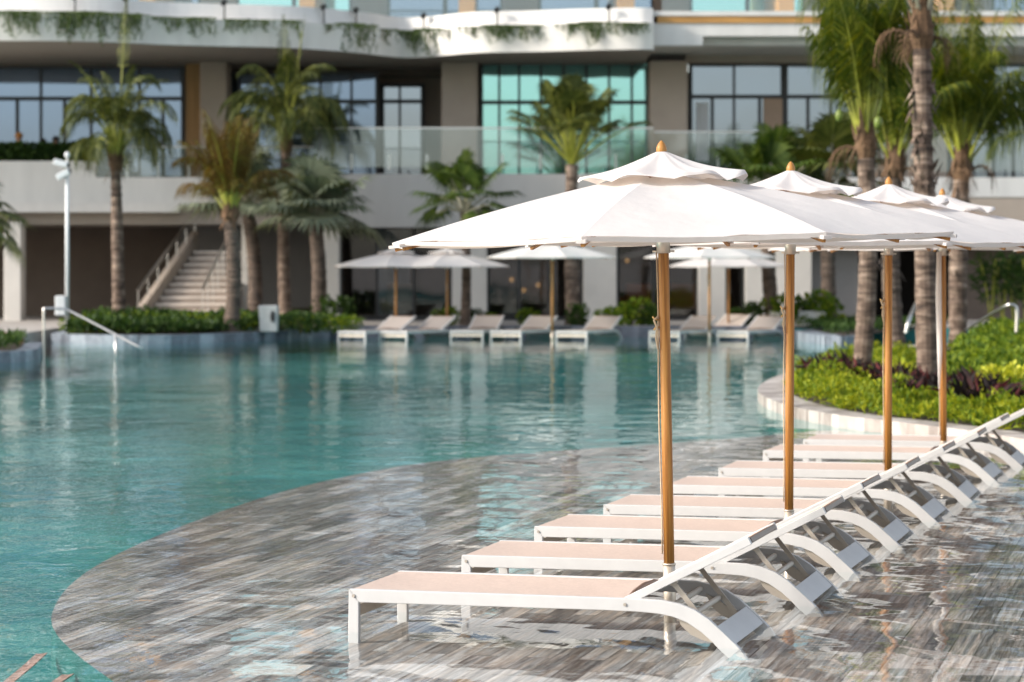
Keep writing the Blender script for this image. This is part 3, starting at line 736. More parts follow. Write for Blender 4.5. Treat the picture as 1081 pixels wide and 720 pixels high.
# low slate wall behind the far loungers, and its planting
mb = MB(); x0 = P(352,340,63.6).x; x1 = P(836,340,63.6).x
mb.box(x0,63.6,POOLZ,x1,64.15,.27); tag(mb.build('pool_wall', M['kerb_dark']), 'low dark slate tiled pool wall behind the far loungers', 'wall')
fs_px = [(352,18),(470,11),(500,10),(668,16),(690,12),(640,11),(612,13),(560,10),(800,14),(826,18),(842,16),(866,20),(784,11),(520,8)]
fb = [bush_mesh(90+i, 330, .55,.35,.55,.16,.05) for i in range(4)]
fo = []
fs_desc = ['at the left end of the far loungers','behind the amber far pole','before the double white pillar','beside the dining glass with orange seats','at the right edge of the glass with the orange seats','at the foot of the wide white pillar, right side','at the foot of the wide white pillar, left side','behind the fourth far lounger','before the last white pillars, left','before the last white pillars, right','by the grey wall, left','by the grey wall, right','beside the dark doorway','behind the third far lounger']
for i, (x,hh) in enumerate(fs_px):
    d = 65.2; p = Vector(((x-CX)*d/F, d, .24)); s = hh/16
    if i < 4:
        o = thing('deck_shrub', 'x', 'shrub', p); fb[i].build('foliage', M['midgreen'] if i%2 else M['darkgreen'], o); stems(i, 5,.25,.12).build('stem', M['stem'], o); fo.append(o); o.scale = (s,s,s)
    else: o = dup(fo[i%4], p, i*1.3, scale=(s,s,s))
    tag(o, 'green shrub on the far deck '+fs_desc[i], 'shrub', 'shrubs on the far deck')
# white kerbed spit at the far right of the pool
sp = smooth_path([G(x,y,.2) for x,y in [(836,348),(848,351.5),(868,354),(890,355.5),(915,354)]])
root = thing('spit_planter', 'low grassy spit with a pale rocky kerb at the far right of the pool', 'planter')
kerb_mesh(sp, .5, 1, POOLZ, .2).build('kerb', M['kerb_blue'], root)
poly = offset_path(sp, .48, 1)+[Vector((12,68,0)), Vector((sp[0].x,68,0))]
o = sheet('soil', poly, M['soil'], .19, kind=None); o.parent = root
SPY = [(p.x,p.y) for p in poly]
def pick_sp(rnd):
    while True:
        x = rnd.uniform(6,12); y = rnd.uniform(55,68)
        if inside(x,y,SPY): return Vector((x,y,.2))
cover('grass', 'short dark green grass on the far spit', pick_sp, 3500, M['darkgreen'], .15, .03, 34, lambda p: .18)
mb = MB(); a = P(814,330,65.0); b = P(872,330,65.0); mb.box(a.x,65,.24,b.x,65.6,.62); tag(mb.build('bench', M['white_paint'], bevel=.02), 'long low white stone bench on the far deck beyond the grassy spit', 'bench')

# ------------------------------------------------------------------ palms
def trunk_mesh(base, topv, r0, r1, seed, rings=44, shag=0):
    rnd = random.Random(seed); mb = MB(); n = rings
    base = Vector(base); topv = Vector(topv); bend = Vector((rnd.uniform(-.1,.1), rnd.uniform(-.1,.1), 0))
    pth = []; rad = []
    for i in range(n+1):
        t = i/n; pth.append(base.lerp(topv,t)+bend*math.sin(PI*t)); rad.append((r0*(1-t)+r1*t)*(1+.35*max(0,.1-t)/.1)*(1.03 if i%2 else .97)*rnd.uniform(.94,1.06))
    mb.tube(pth, rad, 14)
    for _ in range(shag):
        t = rnd.uniform(.5,.93); i = int(t*n); a = rnd.uniform(0,2*PI)
        p = pth[i]+Vector((math.cos(a),math.sin(a),0))*rad[i]*.9
        leaf(mb, p, Vector((math.cos(a)*.5,math.sin(a)*.5,rnd.choice((.9,-.9)))).normalized(), Vector((-math.sin(a),math.cos(a),0)).cross(Vector((0,0,1))), rnd.uniform(.15,.35), .04)
    return mb
def frond(mb, o, az, el, L, bend, lw, rnd, npair=34, ll=.5, hang=.6, pet=.18, wind=None, mi=0, pmi=1):
    d = Vector((math.cos(az)*math.cos(el), math.sin(az)*math.cos(el), math.sin(el)))
    pos = Vector(o); step = L/npair; pts = [pos.copy()]; dirs = [d.copy()]
    side0 = Vector((-math.sin(az), math.cos(az), 0))
    for i in range(npair):
        t = i/npair
        d = (d + Vector((0,0,-bend*(.4+1.6*t)/npair))).normalized()
        if wind is not None: d = (d+wind*(t/npair)).normalized()
        pos = pos+d*step; pts.append(pos.copy()); dirs.append(d.copy())
    k = max(1, npair//8); sub = pts[::k]
    mb.tube(sub, [.036*(1-.9*(i/(len(sub)-1))**.7) for i in range(len(sub))], 5, pmi, cap=False)
    for i in range(int(npair*pet), npair+1):
        t = (i/npair-pet)/(1-pet); l = ll*(.35+.65*math.sin(PI*min(1,t*.9+.18)))*rnd.uniform(.85,1.1)
        sd = dirs[i].cross(Vector((0,0,1)))
        if sd.length < .15: sd = side0.copy()
        sd.normalize(); upn = sd.cross(dirs[i])
        for s in (-1,1):
            ld = (sd*s*(1-.35*t) + dirs[i]*(.55+.5*t) + upn*rnd.uniform(-.05,.25)).normalized()
            p0 = pts[i]; p1 = p0+ld*l*.45; p2 = p0+ld*l*.8-Vector((0,0,hang*l*.35)); p3 = p0+ld*l*.9-Vector((0,0,hang*l*.85))
            wv = dirs[i]*lw
            mb.add([p0-wv*.6,p0+wv*.6,p1+wv,p1-wv,p2+wv*.7,p2-wv*.7,p3], [(0,1,2,3),(3,2,4,5),(5,4,6)], mi)
def feather_palm(name, label, base, topv, r0, r1, m_leaf, seed, fr, group, shaft=.5, shag=0, npair=34, ll=.5, lw=.014, hang=.6, bk='bark', pet=.22, wind=None, petm='petiole'):
    base = Vector(base); topv = Vector(topv)
    r = thing(name, label, 'palm tree', base, 0, group); rnd = random.Random(seed); t = topv-base
    trunk_mesh((0,0,-.1), t, r0, r1, seed, shag=shag).build('trunk', M[bk], r, smooth=False)
    if shaft:
        mb = MB(); mb.tube([t-Vector((0,0,.05)), t+Vector((0,0,shaft*.15)), t+Vector((0,0,shaft*.6)), t+Vector((0,0,shaft))], [r1*1.0,r1*1.35,r1*.95,r1*.5], 10)
        for k in range(26):
            a = rnd.uniform(0,2*PI); z0 = rnd.uniform(-.1,shaft*.5)
            leaf(mb, t+Vector((math.cos(a)*r1,math.sin(a)*r1,z0)), Vector((math.cos(a)*.35,math.sin(a)*.35,rnd.choice((1,1,-.7)))).normalized(), Vector((math.cos(a),math.sin(a),0)), rnd.uniform(.2,.5), .035)
        for k in range(3 if shag else 0):
            az = rnd.uniform(0,6.28); frond(mb, t+Vector((math.cos(az)*r1,math.sin(az)*r1,.1)), az, R(rnd.uniform(20,55)), rnd.uniform(.5,.85), rnd.uniform(3.5,5.0), .010, rnd, npair=18, ll=.28, hang=1.2, pet=.25, mi=0, pmi=0)
        mb.build('crown_shaft', M['fibre'], r)
    mb = MB()
    for (n, e0, e1, L0, L1, b0, b1, *ov) in fr:
        l_, h_, p_ = ov if ov else (ll, hang, pet)
        for k in range(n):
            az = 2*PI*(k+rnd.random()*.7)/n + rnd.random()*.3; el = R(rnd.uniform(e0,e1))
            o = t+Vector((math.cos(az)*r1*.7, math.sin(az)*r1*.7, shaft*rnd.uniform(.2,.8)))
            frond(mb, o, az, el, rnd.uniform(L0,L1), rnd.uniform(b0,b1), lw, rnd, npair=npair, ll=l_, hang=h_, wind=wind, pet=p_)
    mb.build('crown', [M[m_leaf], M[petm]], r)
    return r
def fan_leaf(mb, c, d, rad, rnd, nseg=26, spread=300, mi=0, droop=.25):
    d = d.normalized(); ref = Vector((0,0,1)); sd = d.cross(ref)
    if sd.length < .1: sd = Vector((1,0,0))
    sd.normalize(); nrm = sd.cross(d)
    for k in range(nseg):
        a = R(-spread/2+spread*(k+.5)/nseg); v = (d*math.cos(a)+sd*math.sin(a)).normalized()
        l = rad*rnd.uniform(.85,1.05)*(1-.15*abs(a)/PI); wv = v.cross(nrm).normalized()
        w = rad*R(spread/nseg)*.27
        m1 = c+v*l*.6+nrm*.02; tip = c+v*l-Vector((0,0,droop*l))
        mb.add([c, m1+wv*w, tip, m1-wv*w], [(0,1,2,3)], mi)
def fan_palm(name, label, base, topv, r0, r1, m_leaf, seed, group, n=14, plen=.9, rad=.65, e=(-25,80), bk='bark_dark', petm='petiole_pale', droop=.25):
    base = Vector(base); topv = Vector(topv); t = topv-base
    r = thing(name, label, 'palm tree', base, 0, group); rnd = random.Random(seed)
    trunk_mesh((0,0,-.1), t, r0, r1, seed).build('trunk', M[bk], r)
    mb = MB()
    for k in range(n):
        az = 2.4*k+rnd.random()*.5; el = R(e[0]+(e[1]-e[0])*((k+.5)/n)+rnd.uniform(-8,8))
        d = Vector((math.cos(az)*math.cos(el), math.sin(az)*math.cos(el), math.sin(el))); L = plen*rnd.uniform(.75,1.15)
        p1 = t+d*L*.55+Vector((0,0,.06)); p2 = t+d*L+Vector((0,0,.03-.1*math.cos(el)))
        mb.tube([t+d*.05,p1,p2],[.03,.022,.015],5,1,cap=False)
        dd = (p2-p1).normalized(); dd = (dd+Vector((0,0,-.25))+rv(rnd)*.25).normalized()
        fan_leaf(mb, p2, dd, rad*rnd.uniform(.85,1.15), rnd, mi=0, droop=droop)
    mb.build('crown', [M[m_leaf], M[petm]], r)
    return r
GL = 'palms on the far side of the pool'; GR = 'palms on the planted island'
def pb(px, py, d, z=None):
    p = P(px,py,d)
    if z is not None: p.z = z
    return p
# far side, left to right
feather_palm('feather_palm', 'tall palm with drooping dark fronds and one upright spear, nearest the camera pole', pb(126,330,62.6,.2), P(122,178,62.6), .17,.13,'palm_dark',101,[(18,68,87,1.8,2.4,2.2,4.2),(9,56,70,1.5,1.9,3.0,4.6),(1,84,85,3.6,3.7,.05,.1,.30,.3,.55),(4,74,86,2.3,2.7,1.2,2.2,.34,.5,.35)], GL, shaft=.75, npair=44, ll=.52, lw=.021, hang=.9, pet=.42)
feather_palm('feather_palm', 'tall palm with a broad drooping crown in front of the recessed windows', pb(302,322,67.3,.2), P(302,160,67.3), .17,.13,'palm_dark',102,[(24,64,87,1.9,2.6,2.2,3.8),(15,52,68,1.8,2.3,2.6,4.0),(2,82,86,3.1,3.4,.1,.3,.30,.3,.5)], GL, shaft=.8, npair=44, ll=.54, lw=.021, hang=.9, pet=.42)
feather_palm('feather_palm', 'short palm with a browned tied up crown beside the stairs', pb(243,330,61.0,.2), P(243,232,61.0), .19,.16,'palm_brown',103,[(18,68,87,1.8,2.5,.5,1.4),(8,55,70,1.3,1.8,1.2,2.0)], GL, shaft=.6, npair=40, ll=.55, lw=.018, hang=1.1, bk='bark_dark', pet=.3)
fan_palm('fan_palm', 'silvery fan palm behind the browned palm', pb(268,330,67.4,.25), P(262,226,67.4), .2,.17,'palm_silver',104, GL, n=20, plen=1.1, rad=1.0, e=(5,85))
fan_palm('fan_palm', 'silvery fan palm right of the tall drooping palm, on a short dark trunk', pb(335,325,65.6,.2), P(333,238,65.6), .2,.17,'palm_silver',105, GL, n=24, plen=1.05, rad=1.0, e=(8,88))
fan_palm('fan_palm', 'green fan palm against the grey terrace wall above the far parasols', pb(491,335,65,.25), P(490,224,65), .13,.11,'fan_green',106, GL, n=20, plen=1.05, rad=.72, e=(-10,88))
fan_palm('fan_palm', 'tall fan palm with a dense dark crown before the teal window', pb(606,335,66,.25), P(604,174,66), .2,.15,'palm_dark',107, GL, n=36, plen=1.8, rad=.60, e=(32,89), bk='bark', petm='petiole', droop=.30)
fan_palm('fan_palm', 'fan palm whose spread leaves show above the second parasol', pb(817,335,66,.25), P(812,214,66), .2,.16,'fan_green',108, GL, n=20, plen=1.4, rad=1.0, e=(0,88))
fan_palm('fan_palm', 'dark fan palm at the window behind the island palms', pb(876,338,66,.25), P(876,196,66), .2,.16,'palm_dark',109, GL, n=20, plen=1.5, rad=1.0, e=(-20,85))
fan_palm('fan_palm', 'palm at the left picture edge, one leaf tip in view', pb(-34,345,56,.25), P(-34,232,56), .15,.13,'palm_dark',110, GL, n=14, plen=.9, rad=.7)
# island
feather_palm('coconut_palm', 'leafy coconut palm on the island, left one of the pair with fresh green fronds', pb(908,402,39,.1), P(914,165,39), .15,.13,'palm_green',111,[(12,76,88,2.7,3.7,.15,.5),(8,70,82,1.9,2.6,.4,1.0),(7,76,85,1.7,2.1,1.4,2.2)], GR, shaft=.8, npair=58, ll=.80, lw=.013, hang=1.3, shag=20, pet=.27)
feather_palm('coconut_palm', 'island palm with the tallest ringed trunk, its crown above the picture', pb(980,416,34.5,.1), P(973,48,34.5), .15,.125,'palm_green',112,[(8,55,86,2.6,3.4,.5,1.4),(4,30,55,2.2,2.8,1.2,1.9)], GR, shaft=.9, npair=48, ll=.8, lw=.013, hang=1.3, shag=90, petm='petiole_pale')
feather_palm('coconut_palm', 'island palm half hidden between two trunks, its yellow green petioles low', pb(948,372,47,.15), P(945,185,47), .18,.15,'palm_green',113,[(12,72,86,1.8,2.6,.2,.6),(8,60,74,1.6,2.2,.6,1.3)], GR, shaft=.8, npair=44, ll=.58, lw=.014, hang=1.0, shag=30, bk='bark_dark')
feather_palm('coconut_palm', 'rightmost island palm with a bushy crown on a brown trunk', pb(1012,352,49,.2), P(1015,188,49), .18,.155,'palm_green',114,[(15,70,87,2.2,3.2,.2,.7),(12,55,72,1.8,2.6,.8,1.8),(8,66,80,1.9,2.3,1.6,2.8)], GR, shaft=.9, npair=50, pet=.24, ll=.74, lw=.014, hang=1.3, shag=30)
feather_palm('coconut_palm', 'palm at the right picture edge, only frond tips in view', pb(1130,352,52,.2), P(1130,185,52), .2,.17,'palm_green',115,[(9,35,75,1.7,2.3,.9,1.6)], GR, shaft=.8, npair=40, ll=.6, lw=.014, hang=1.2)
for px, py, lab in ((886,122,'left one of two green coconuts hanging below the fresh fronds'),(927,129,'right one of two green coconuts hanging below the fresh fronds')):
    mb = MB(); p = P(px,py,38.7); mb.lathe([(.01,-.09),(.05,-.065),(.068,0),(.05,.065),(.02,.09)], n=10); mb.tube([(0,0,.1),(.05,.05,.35)], .012, 5)
    tag(mb.build('coconut', M['coconut'], smooth=True, loc=p), lab, 'coconut', 'coconuts on the island palm')
# tall cane plants in the dark bay at the far right
rnd = random.Random(77)
for i in range(6):
    x = 1046+i*12; d = 66+rnd.random(); p = P(x,338,d); p.z = .24
    r = thing('cane_plant', 'tall dark leafy cane plant in the shaded bay at the far right', 'plant', p, rnd.random()*6, 'cane plants in the shaded bay')
    mb = MB()
    for k in range(5):
        a = rnd.uniform(0,6.28); mb.tube([(0,0,0),(math.cos(a)*.12,math.sin(a)*.12,.9),(math.cos(a)*.3,math.sin(a)*.3,1.7)],[.02,.018,.01],5)
    mb.build('stem', M['petiole'], r); mb = MB()
    for k in range(150):
        v = rv(rnd); leaf(mb, Vector((v.x*.42,v.y*.4,1.25+v.z*.75)), Vector((v.x,v.y,rnd.uniform(-.6,.7))).normalized(), Vector((v.y,-v.x,.6)), .34, .035)
    mb.build('foliage', M['darkgreen'], r)

# ------------------------------------------------------------------ the hotel
hotel = thing('hotel_building', 'wide white and taupe hotel with wavy balcony, glazed terraces and pillars across the pool', 'hotel', (0,70,.25))
def hb(mb, name, m, bevel=0):         # build a part of the hotel (mesh given in world space)
    o = mb.build(name, m, hotel, bevel=bevel); o.location = -Vector((0,70,.25)); return o
def pr(mb, x0, y0, x1, y1, d, th):    # box whose front face fills a photo rectangle at distance d
    a = P(x0,y1,d); b = P(x1,y0,d); mb.box(a.x,d,a.z,b.x,d+th,b.z)
ZT = 4.18; ZS = 7.57
xl, xr = -24.0, 26.0
# terrace slab / parapet
mb = MB(); a = P(101,187,70)
mb.box(xl,70,P(0,217,70).z, a.x,70.3,P(0,170,70).z); mb.box(a.x+.002,70,P(0,217,70).z,P(340,0,70).x,70.3,ZT)
hb(mb,'parapet_wall',M['white_paint'])
mb = MB(); mb.box(P(340,0,70).x+.002,70,P(0,240,70).z,P(858,0,70).x,70.3,P(0,174,70).z-.25); hb(mb,'parapet_wall',M['parapet'])
mb = MB(); mb.box(P(858,0,70).x+.002,70,P(0,208,70).z,xr,70.3,ZT); hb(mb,'parapet_wall',M['white_paint'])
mb = MB(); mb.box(xl,69.7,P(0,224,69.7).z,P(190,0,70).x,69.99,P(0,214.5,69.7).z); hb(mb,'white_beam',M['white_paint'])
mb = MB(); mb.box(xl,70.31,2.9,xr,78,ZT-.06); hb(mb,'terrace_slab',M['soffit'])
# taupe rear walls of the upper storey and pillars
mb = MB(); mb.box(xl,77,ZT-.06,xr,77.4,ZS); hb(mb,'rear_wall',M['taupe'])
mb = MB(); pr(mb,-60,56,200,70,73.9,.5); hb(mb,'window_head',M['brownwall'])
mb = MB(); pr(mb,234,56,470,80,75.5,.5); hb(mb,'window_head',M['brownwall'])
mb = MB(); pr(mb,503,55,688,62,73.8,.5); hb(mb,'window_head',M['brownwall'])
for x0,x1,d in ((211,239,72.8),(466,504,73.0),(686,726,72.6)):
    mb = MB(); a = P(x0,0,d); b = P(x1,0,d); mb.box(a.x,d,ZT-.06,b.x,d+1.2,ZS); hb(mb,'pillar',M['taupe'],.03)
mb = MB(); pr(mb,196,62,211.5,192,73.6,.4); hb(mb,'timber_panel',M['ochre'])
mb = MB(); pr(mb,724,40,1120,66,73.4,.6); hb(mb,'window_head',M['taupe'])
mb = MB(); pr(mb,906,60,1000,195,73.6,.5); hb(mb,'wall_panel',M['taupe'])
# windows: a frame with its pane
def window(x0,y0,x1,y1,d,full,lower,tr,g,thick=(),fw=.11):
    mb = MB(); a = P(x0,y1,d); b = P(x1,y0,d); zt = P(0,tr,d).z
    mb.box(a.x,d,a.z,a.x+fw,d+.12,b.z); mb.box(b.x-fw,d,a.z,b.x,d+.12,b.z); mb.box(a.x+fw,d,b.z-fw,b.x-fw,d+.12,b.z); mb.box(a.x+fw,d,a.z,b.x-fw,d+.12,a.z+fw)
    mb.box(a.x+fw,d-.004,zt-.055,b.x-fw,d+.116,zt+.055)
    for x in full:
        X = P(x,0,d).x; w = .16 if x in thick else .055; mb.box(X-w/1.6,d-.008,a.z+fw,X+w/1.6,d+.112,b.z-fw)
    for x in lower:
        X = P(x,0,d).x; mb.box(X-.045,d+.002,a.z+fw,X+.045,d+.11,zt-.056)
    f = hb(mb,'window',M['winframe'])
    mb = MB(); mb.box(a.x+.02,d+.05,a.z+.02,b.x-.02,d+.07,b.z-.02); mb.build('pane',g,f)
    return f
window(-70,69,195,190,74.0,(-12,43,96,147),(18,68,121,172),104,M['glass_blue'])
window(238,75,400,192,74.8,(271,305,338,371),(),107,M['glass_blue'])
window(400.5,88,448,192,76.4,(422,),(),107,M['glass_grey'])
window(506,62,687,192,74.0,(527,548,571,595,619,643,667),(),108,M['glass_teal'])
window(727,65,906,192,74.0,(775,828,877),(752,802,853),102,M['glass_grey'],thick=(828,))
window(1000,62,1140,192,74.0,(1022,1047,1095),(1070,),100,M['glass_grey'],thick=(1047,))
mb = MB(); pr(mb,806,104,826,190,73.98,.06); hb(mb,'blind',simple('tan_blind', (.42,.30,.22), .8, var=.05))
mb = MB(); pr(mb,735,108,748,170,73.98,.05); hb(mb,'blind',M['whiteplastic'])
# glass balustrades on the terrace
def balustrade(x0,x1,y0,y1,d,posts):
    mb = MB(); a = P(x0,y1,d); b = P(x1,y0,d); mb.box(a.x,d,a.z,b.x,d+.03,b.z)
    o = hb(mb,'balustrade_glass',M['glass_clear'])
    mb = MB(); mb.box(a.x,d-.012,b.z,b.x,d+.042,b.z+.045)
    mb.build('top_rail',M['steel'],o)
    for i in range(posts+1):
        X = a.x+(b.x-a.x)*i/posts; mb = MB(); mb.box(X-.03,d+.032,a.z-.05,X+.03,d+.09,a.z+.35); mb.build('clamp',M['steel'],o)
balustrade(101,330,156,187,70.1,7)
balustrade(331,690,136,176.5,70.1,9)
balustrade(691,858,140,176.5,70.1,5)
balustrade(859,1120,140,181,70.1,7)
# wavy balcony band
wave = [(-390,45),(-300,42),(-200,47),(-120,45),(-70,43),(0,43),(60,43),(120,44.5),(187,48),(300,50),(345,53),(383,56),(420,61),(453,60.5),(500,55.5),(557,55),(620,53),(673,52),(690,52.5)]
wp = []
for x,y in wave:
    d = (ZS-HC)*F/(HY-y); wp.append(Vector(((x-CX)*d/F, d, 0)))
wp = smooth_path(wp,3)
def band(path, z0, z1, inset0, inset1, back=75.6):
    mb = MB(); vs = []
    for p in path: vs += [(p.x,p.y+inset0,z0),(p.x,p.y+inset1,z1),(p.x,p.y+inset1+.5,z1),(p.x,back,z0+.0)]
    n = len(path); fs = []
    for i in range(n-1):
        fs += [(i*4,(i+1)*4,(i+1)*4+1,i*4+1),(i*4+1,(i+1)*4+1,(i+1)*4+2,i*4+2)]
    mb.add(vs, fs); return mb
def band2(path, z0, z1, dy0, dy1, back):
    mb = MB(); vs = []
    for p in path: vs += [(p.x,p.y+dy0,z0),(p.x,p.y+dy1,z1),(p.x,back,z1),(p.x,back,z0)]
    n = len(path); fs = []; fb_ = []
    for i in range(n-1):
        for k in range(4): (fb_ if k == 3 else fs).append((i*4+k,(i+1)*4+k,(i+1)*4+(k+1)%4,i*4+(k+1)%4))
    fs += [(3,2,1,0),tuple((n-1)*4+k for k in range(4))]
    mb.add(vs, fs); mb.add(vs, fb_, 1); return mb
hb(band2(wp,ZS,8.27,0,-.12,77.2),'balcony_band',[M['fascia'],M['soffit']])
hb(band2(wp,8.272,8.72,.10,.30,77.1),'balcony_upstand',[M['white_paint'],M['white_paint']])
# straight balcony at the right
mb = MB(); a = P(690,0,69.5); mb.box(a.x,69.5,P(0,38,69.5).z,xr,70.1,P(0,24.5,69.5).z); mb.box(a.x,69.5,P(0,48,69.5).z,P(742,0,69.5).x,70.05,P(0,38.05,69.5).z)
mb.box(a.x,70.101,P(0,46,69.5).z,xr,76.9,P(0,24.5,69.5).z)
hb(mb,'balcony_beam',M['white_paint'])
mb = MB(); mb.box(a.x+.1,69.46,P(0,24.4,69.5).z,xr,76.9,P(0,17,69.5).z); hb(mb,'timber_edge',M['timber'])
mb = MB(); mb.box(a.x-.3,69.43,P(0,16.9,69.5).z,xr,76.9,P(0,12,69.5).z); hb(mb,'balcony_band',M['white_paint'])
# upper storeys (mostly above the picture, seen in the water)
for k in range(3):
    zb = 8.8+k*3.5
    mb = MB(); mb.box(xl,76.4,zb-.02,xr,76.8,zb+3.2); hb(mb,'upper_wall',M['taupe'])
    if k: 
        mb = MB(); mb.box(xl,71.5,zb-.3,xr,76.39,zb-.03); hb(mb,'upper_slab',M['white_paint'])
    for i in range(11):
        X = xl+2.3+i*4.5; mb = MB(); w=3.4
        mb.box(X,76.2,zb+.1,X+w,76.3,zb+2.7); f = hb(mb,'window',M['winframe'])
        q = MB()
        for j in range(2): q.box(X+.08+j*w/2,76.17,zb+.2,X+w/2-.06+j*w/2,76.19,zb+2.6)
        q.build('pane',M['glass_blue'] if i%3 else M['glass_teal'],f)
    for i in range(12):
        X = xl+i*4.5; mb = MB(); mb.box(X,72.0,zb,X+.45,76.19,zb+3.17); hb(mb,'party_wall',M['timber'] if k == 0 else M['white_paint'])
def upper_rail(x0,x1,d,z0):
    mb = MB(); mb.box(x0,d,z0,x1,d+.03,z0+1.0); o = hb(mb,'balustrade_glass',M['glass_clear']); mb = MB(); mb.box(x0,d-.01,z0+1.0,x1,d+.04,z0+1.05); mb.build('top_rail',M['steel'],o)
upper_rail(xl,P(690,0,70).x,71.9,8.73); upper_rail(P(690,0,70).x+.2,xr,69.6,P(0,11.9,69.5).z)
# ground storey
mb = MB(); mb.box(xl,76.5,.2,P(345,0,76.5).x,76.8,2.9); hb(mb,'rear_wall',M['brownwall'])
mb = MB(); mb.box(P(345,0,76.5).x+.002,76.5,.2,xr,76.8,2.9); hb(mb,'rear_wall',M['interior'])
for x0,x1,d in ((4,22,69.6),(340,358,70.2),(477,514,70.2),(616,651,70.2),(738,766,70.2),(787,857,70.2)):
    mb = MB(); a = P(x0,0,d); b = P(x1,0,d); mb.box(a.x,d,.24,b.x,d+.7,2.95); hb(mb,'pillar',M['pillar'],.02)
mb = MB(); a = P(255,0,69); mb.box(a.x,69,.24,a.x+.16,69.2,2.9); hb(mb,'post',M['pillar'])
mb = MB(); a = P(857,0,70.6); b = P(906,0,70.6); mb.box(a.x,70.6,.24,b.x,71,2.9); hb(mb,'wall_panel',M['greywall'])
mb = MB(); a = P(857,0,70); b = P(1140,0,70); mb.box(a.x+.01,70.02,P(0,262,70).z,b.x,70.29,P(0,208.1,70).z); hb(mb,'lintel',M['taupe'])
mb = MB(); a = P(1028,0,70); b = P(1140,0,70); mb.box(a.x,71.2,.24,b.x,71.5,2.9); hb(mb,'wall_panel',M['brownwall'])
def shop(x0,x1,full):
    d = 71.0; mb = MB(); a = P(x0,0,d); b = P(x1,0,d); z0,z1 = .25,2.88
    for X in [a.x+.04]+[P(x,0,d).x for x in full]+[b.x-.04]: mb.box(X-.04,d,z0,X+.04,d+.1,z1)
    mb.box(a.x,d+.002,z1-.1,b.x,d+.098,z1-.002); mb.box(a.x,d+.002,z0+.002,b.x,d+.098,z0+.1)
    f = hb(mb,'glass_front',M['winframe']); q = MB(); q.box(a.x,d+.04,z0,b.x,d+.06,z1); q.build('pane',M['glass_dark'],f)
shop(358,477,(398,437)); shop(514,616,(548,580)); shop(651,738,(690,)); shop(766,787,())
# pale blue curtain panel behind the first glass front
mb = MB(); a = P(398,0,73); b = P(432,0,73); mb.box(a.x,73,.26,b.x,73.05,2.8); hb(mb,'curtain',simple('pale_blue_curtain', (.30,.40,.48), .8, var=.25, scale=2, stretch=(6,6,.5)))
mb = MB(); mb.box(P(340,0,70).x,70.95,.2,P(857,0,70).x,76.49,.256); hb(mb,'interior_floor',M['interior'])
# things inside the glazed ground floor
def armchair(px,d,label,m):
    p = P(px,0,d); p.z = .25; r = thing('armchair',label,'armchair',p,R(random.uniform(-30,30)),'armchairs behind the glass')
    mb = MB(); mb.box(-.36,-.35,.28,.36,.3,.44); mb.build('seat',m,r,bevel=.05)
    mb = MB(); mb.box(-.36,.2,.44,.36,.34,1.0); mb.build('backrest',m,r,bevel=.05)
    for sx in (-1,1):
        mb = MB(); mb.box(sx*.40-.05,-.33,.25,sx*.40+.05,.3,.64); mb.build('arm',m,r,bevel=.03)
        for sy in (-.28,.25):
            mb = MB(); mb.tube([(sx*.33,sy,0),(sx*.33,sy,.28)], .02, 6); mb.build('leg',M['winframe'],r)
random.seed(3)
armchair(672,72.2,'orange armchair just inside the dark glass beside the wide white pillar',M['orange_fabric'])
armchair(722,72.6,'orange armchair inside the dark glass left of the last white pillars',M['orange_fabric'])
armchair(420,72.4,'grey armchair inside the glass behind the leftmost far parasol',M['greyfabric'])
for px,z,lab in ((540,1.35,'left one of three added warm globes imitating reflections in the middle glass front'),(553,1.05,'middle one of three added warm globes imitating reflections in the middle glass front'),(568,1.2,'right one of three added warm globes imitating reflections in the middle glass front'),(662,1.9,'added warm glowing globe over the orange armchairs'),(452,1.9,'added warm glowing globe behind the glass above the far loungers')):
    d = 73.4; p = P(px,0,d); p.z = z; r = thing('reflection_globe',lab,'lamp',p,0,'added glowing globes behind the glass')  # added glowing globes imitating warm reflections, not real lamps of the hotel
    mb = MB(); mb.lathe([(.02,-.07),(.05,-.05),(.07,0),(.05,.05),(.02,.07)], n=10); mb.build('glow_globe',M['lamp'],r,smooth=True)
    mb = MB(); mb.tube([(0,0,.13),(0,0,2.9-z)], .01, 5); mb.build('cord',M['black'],r)
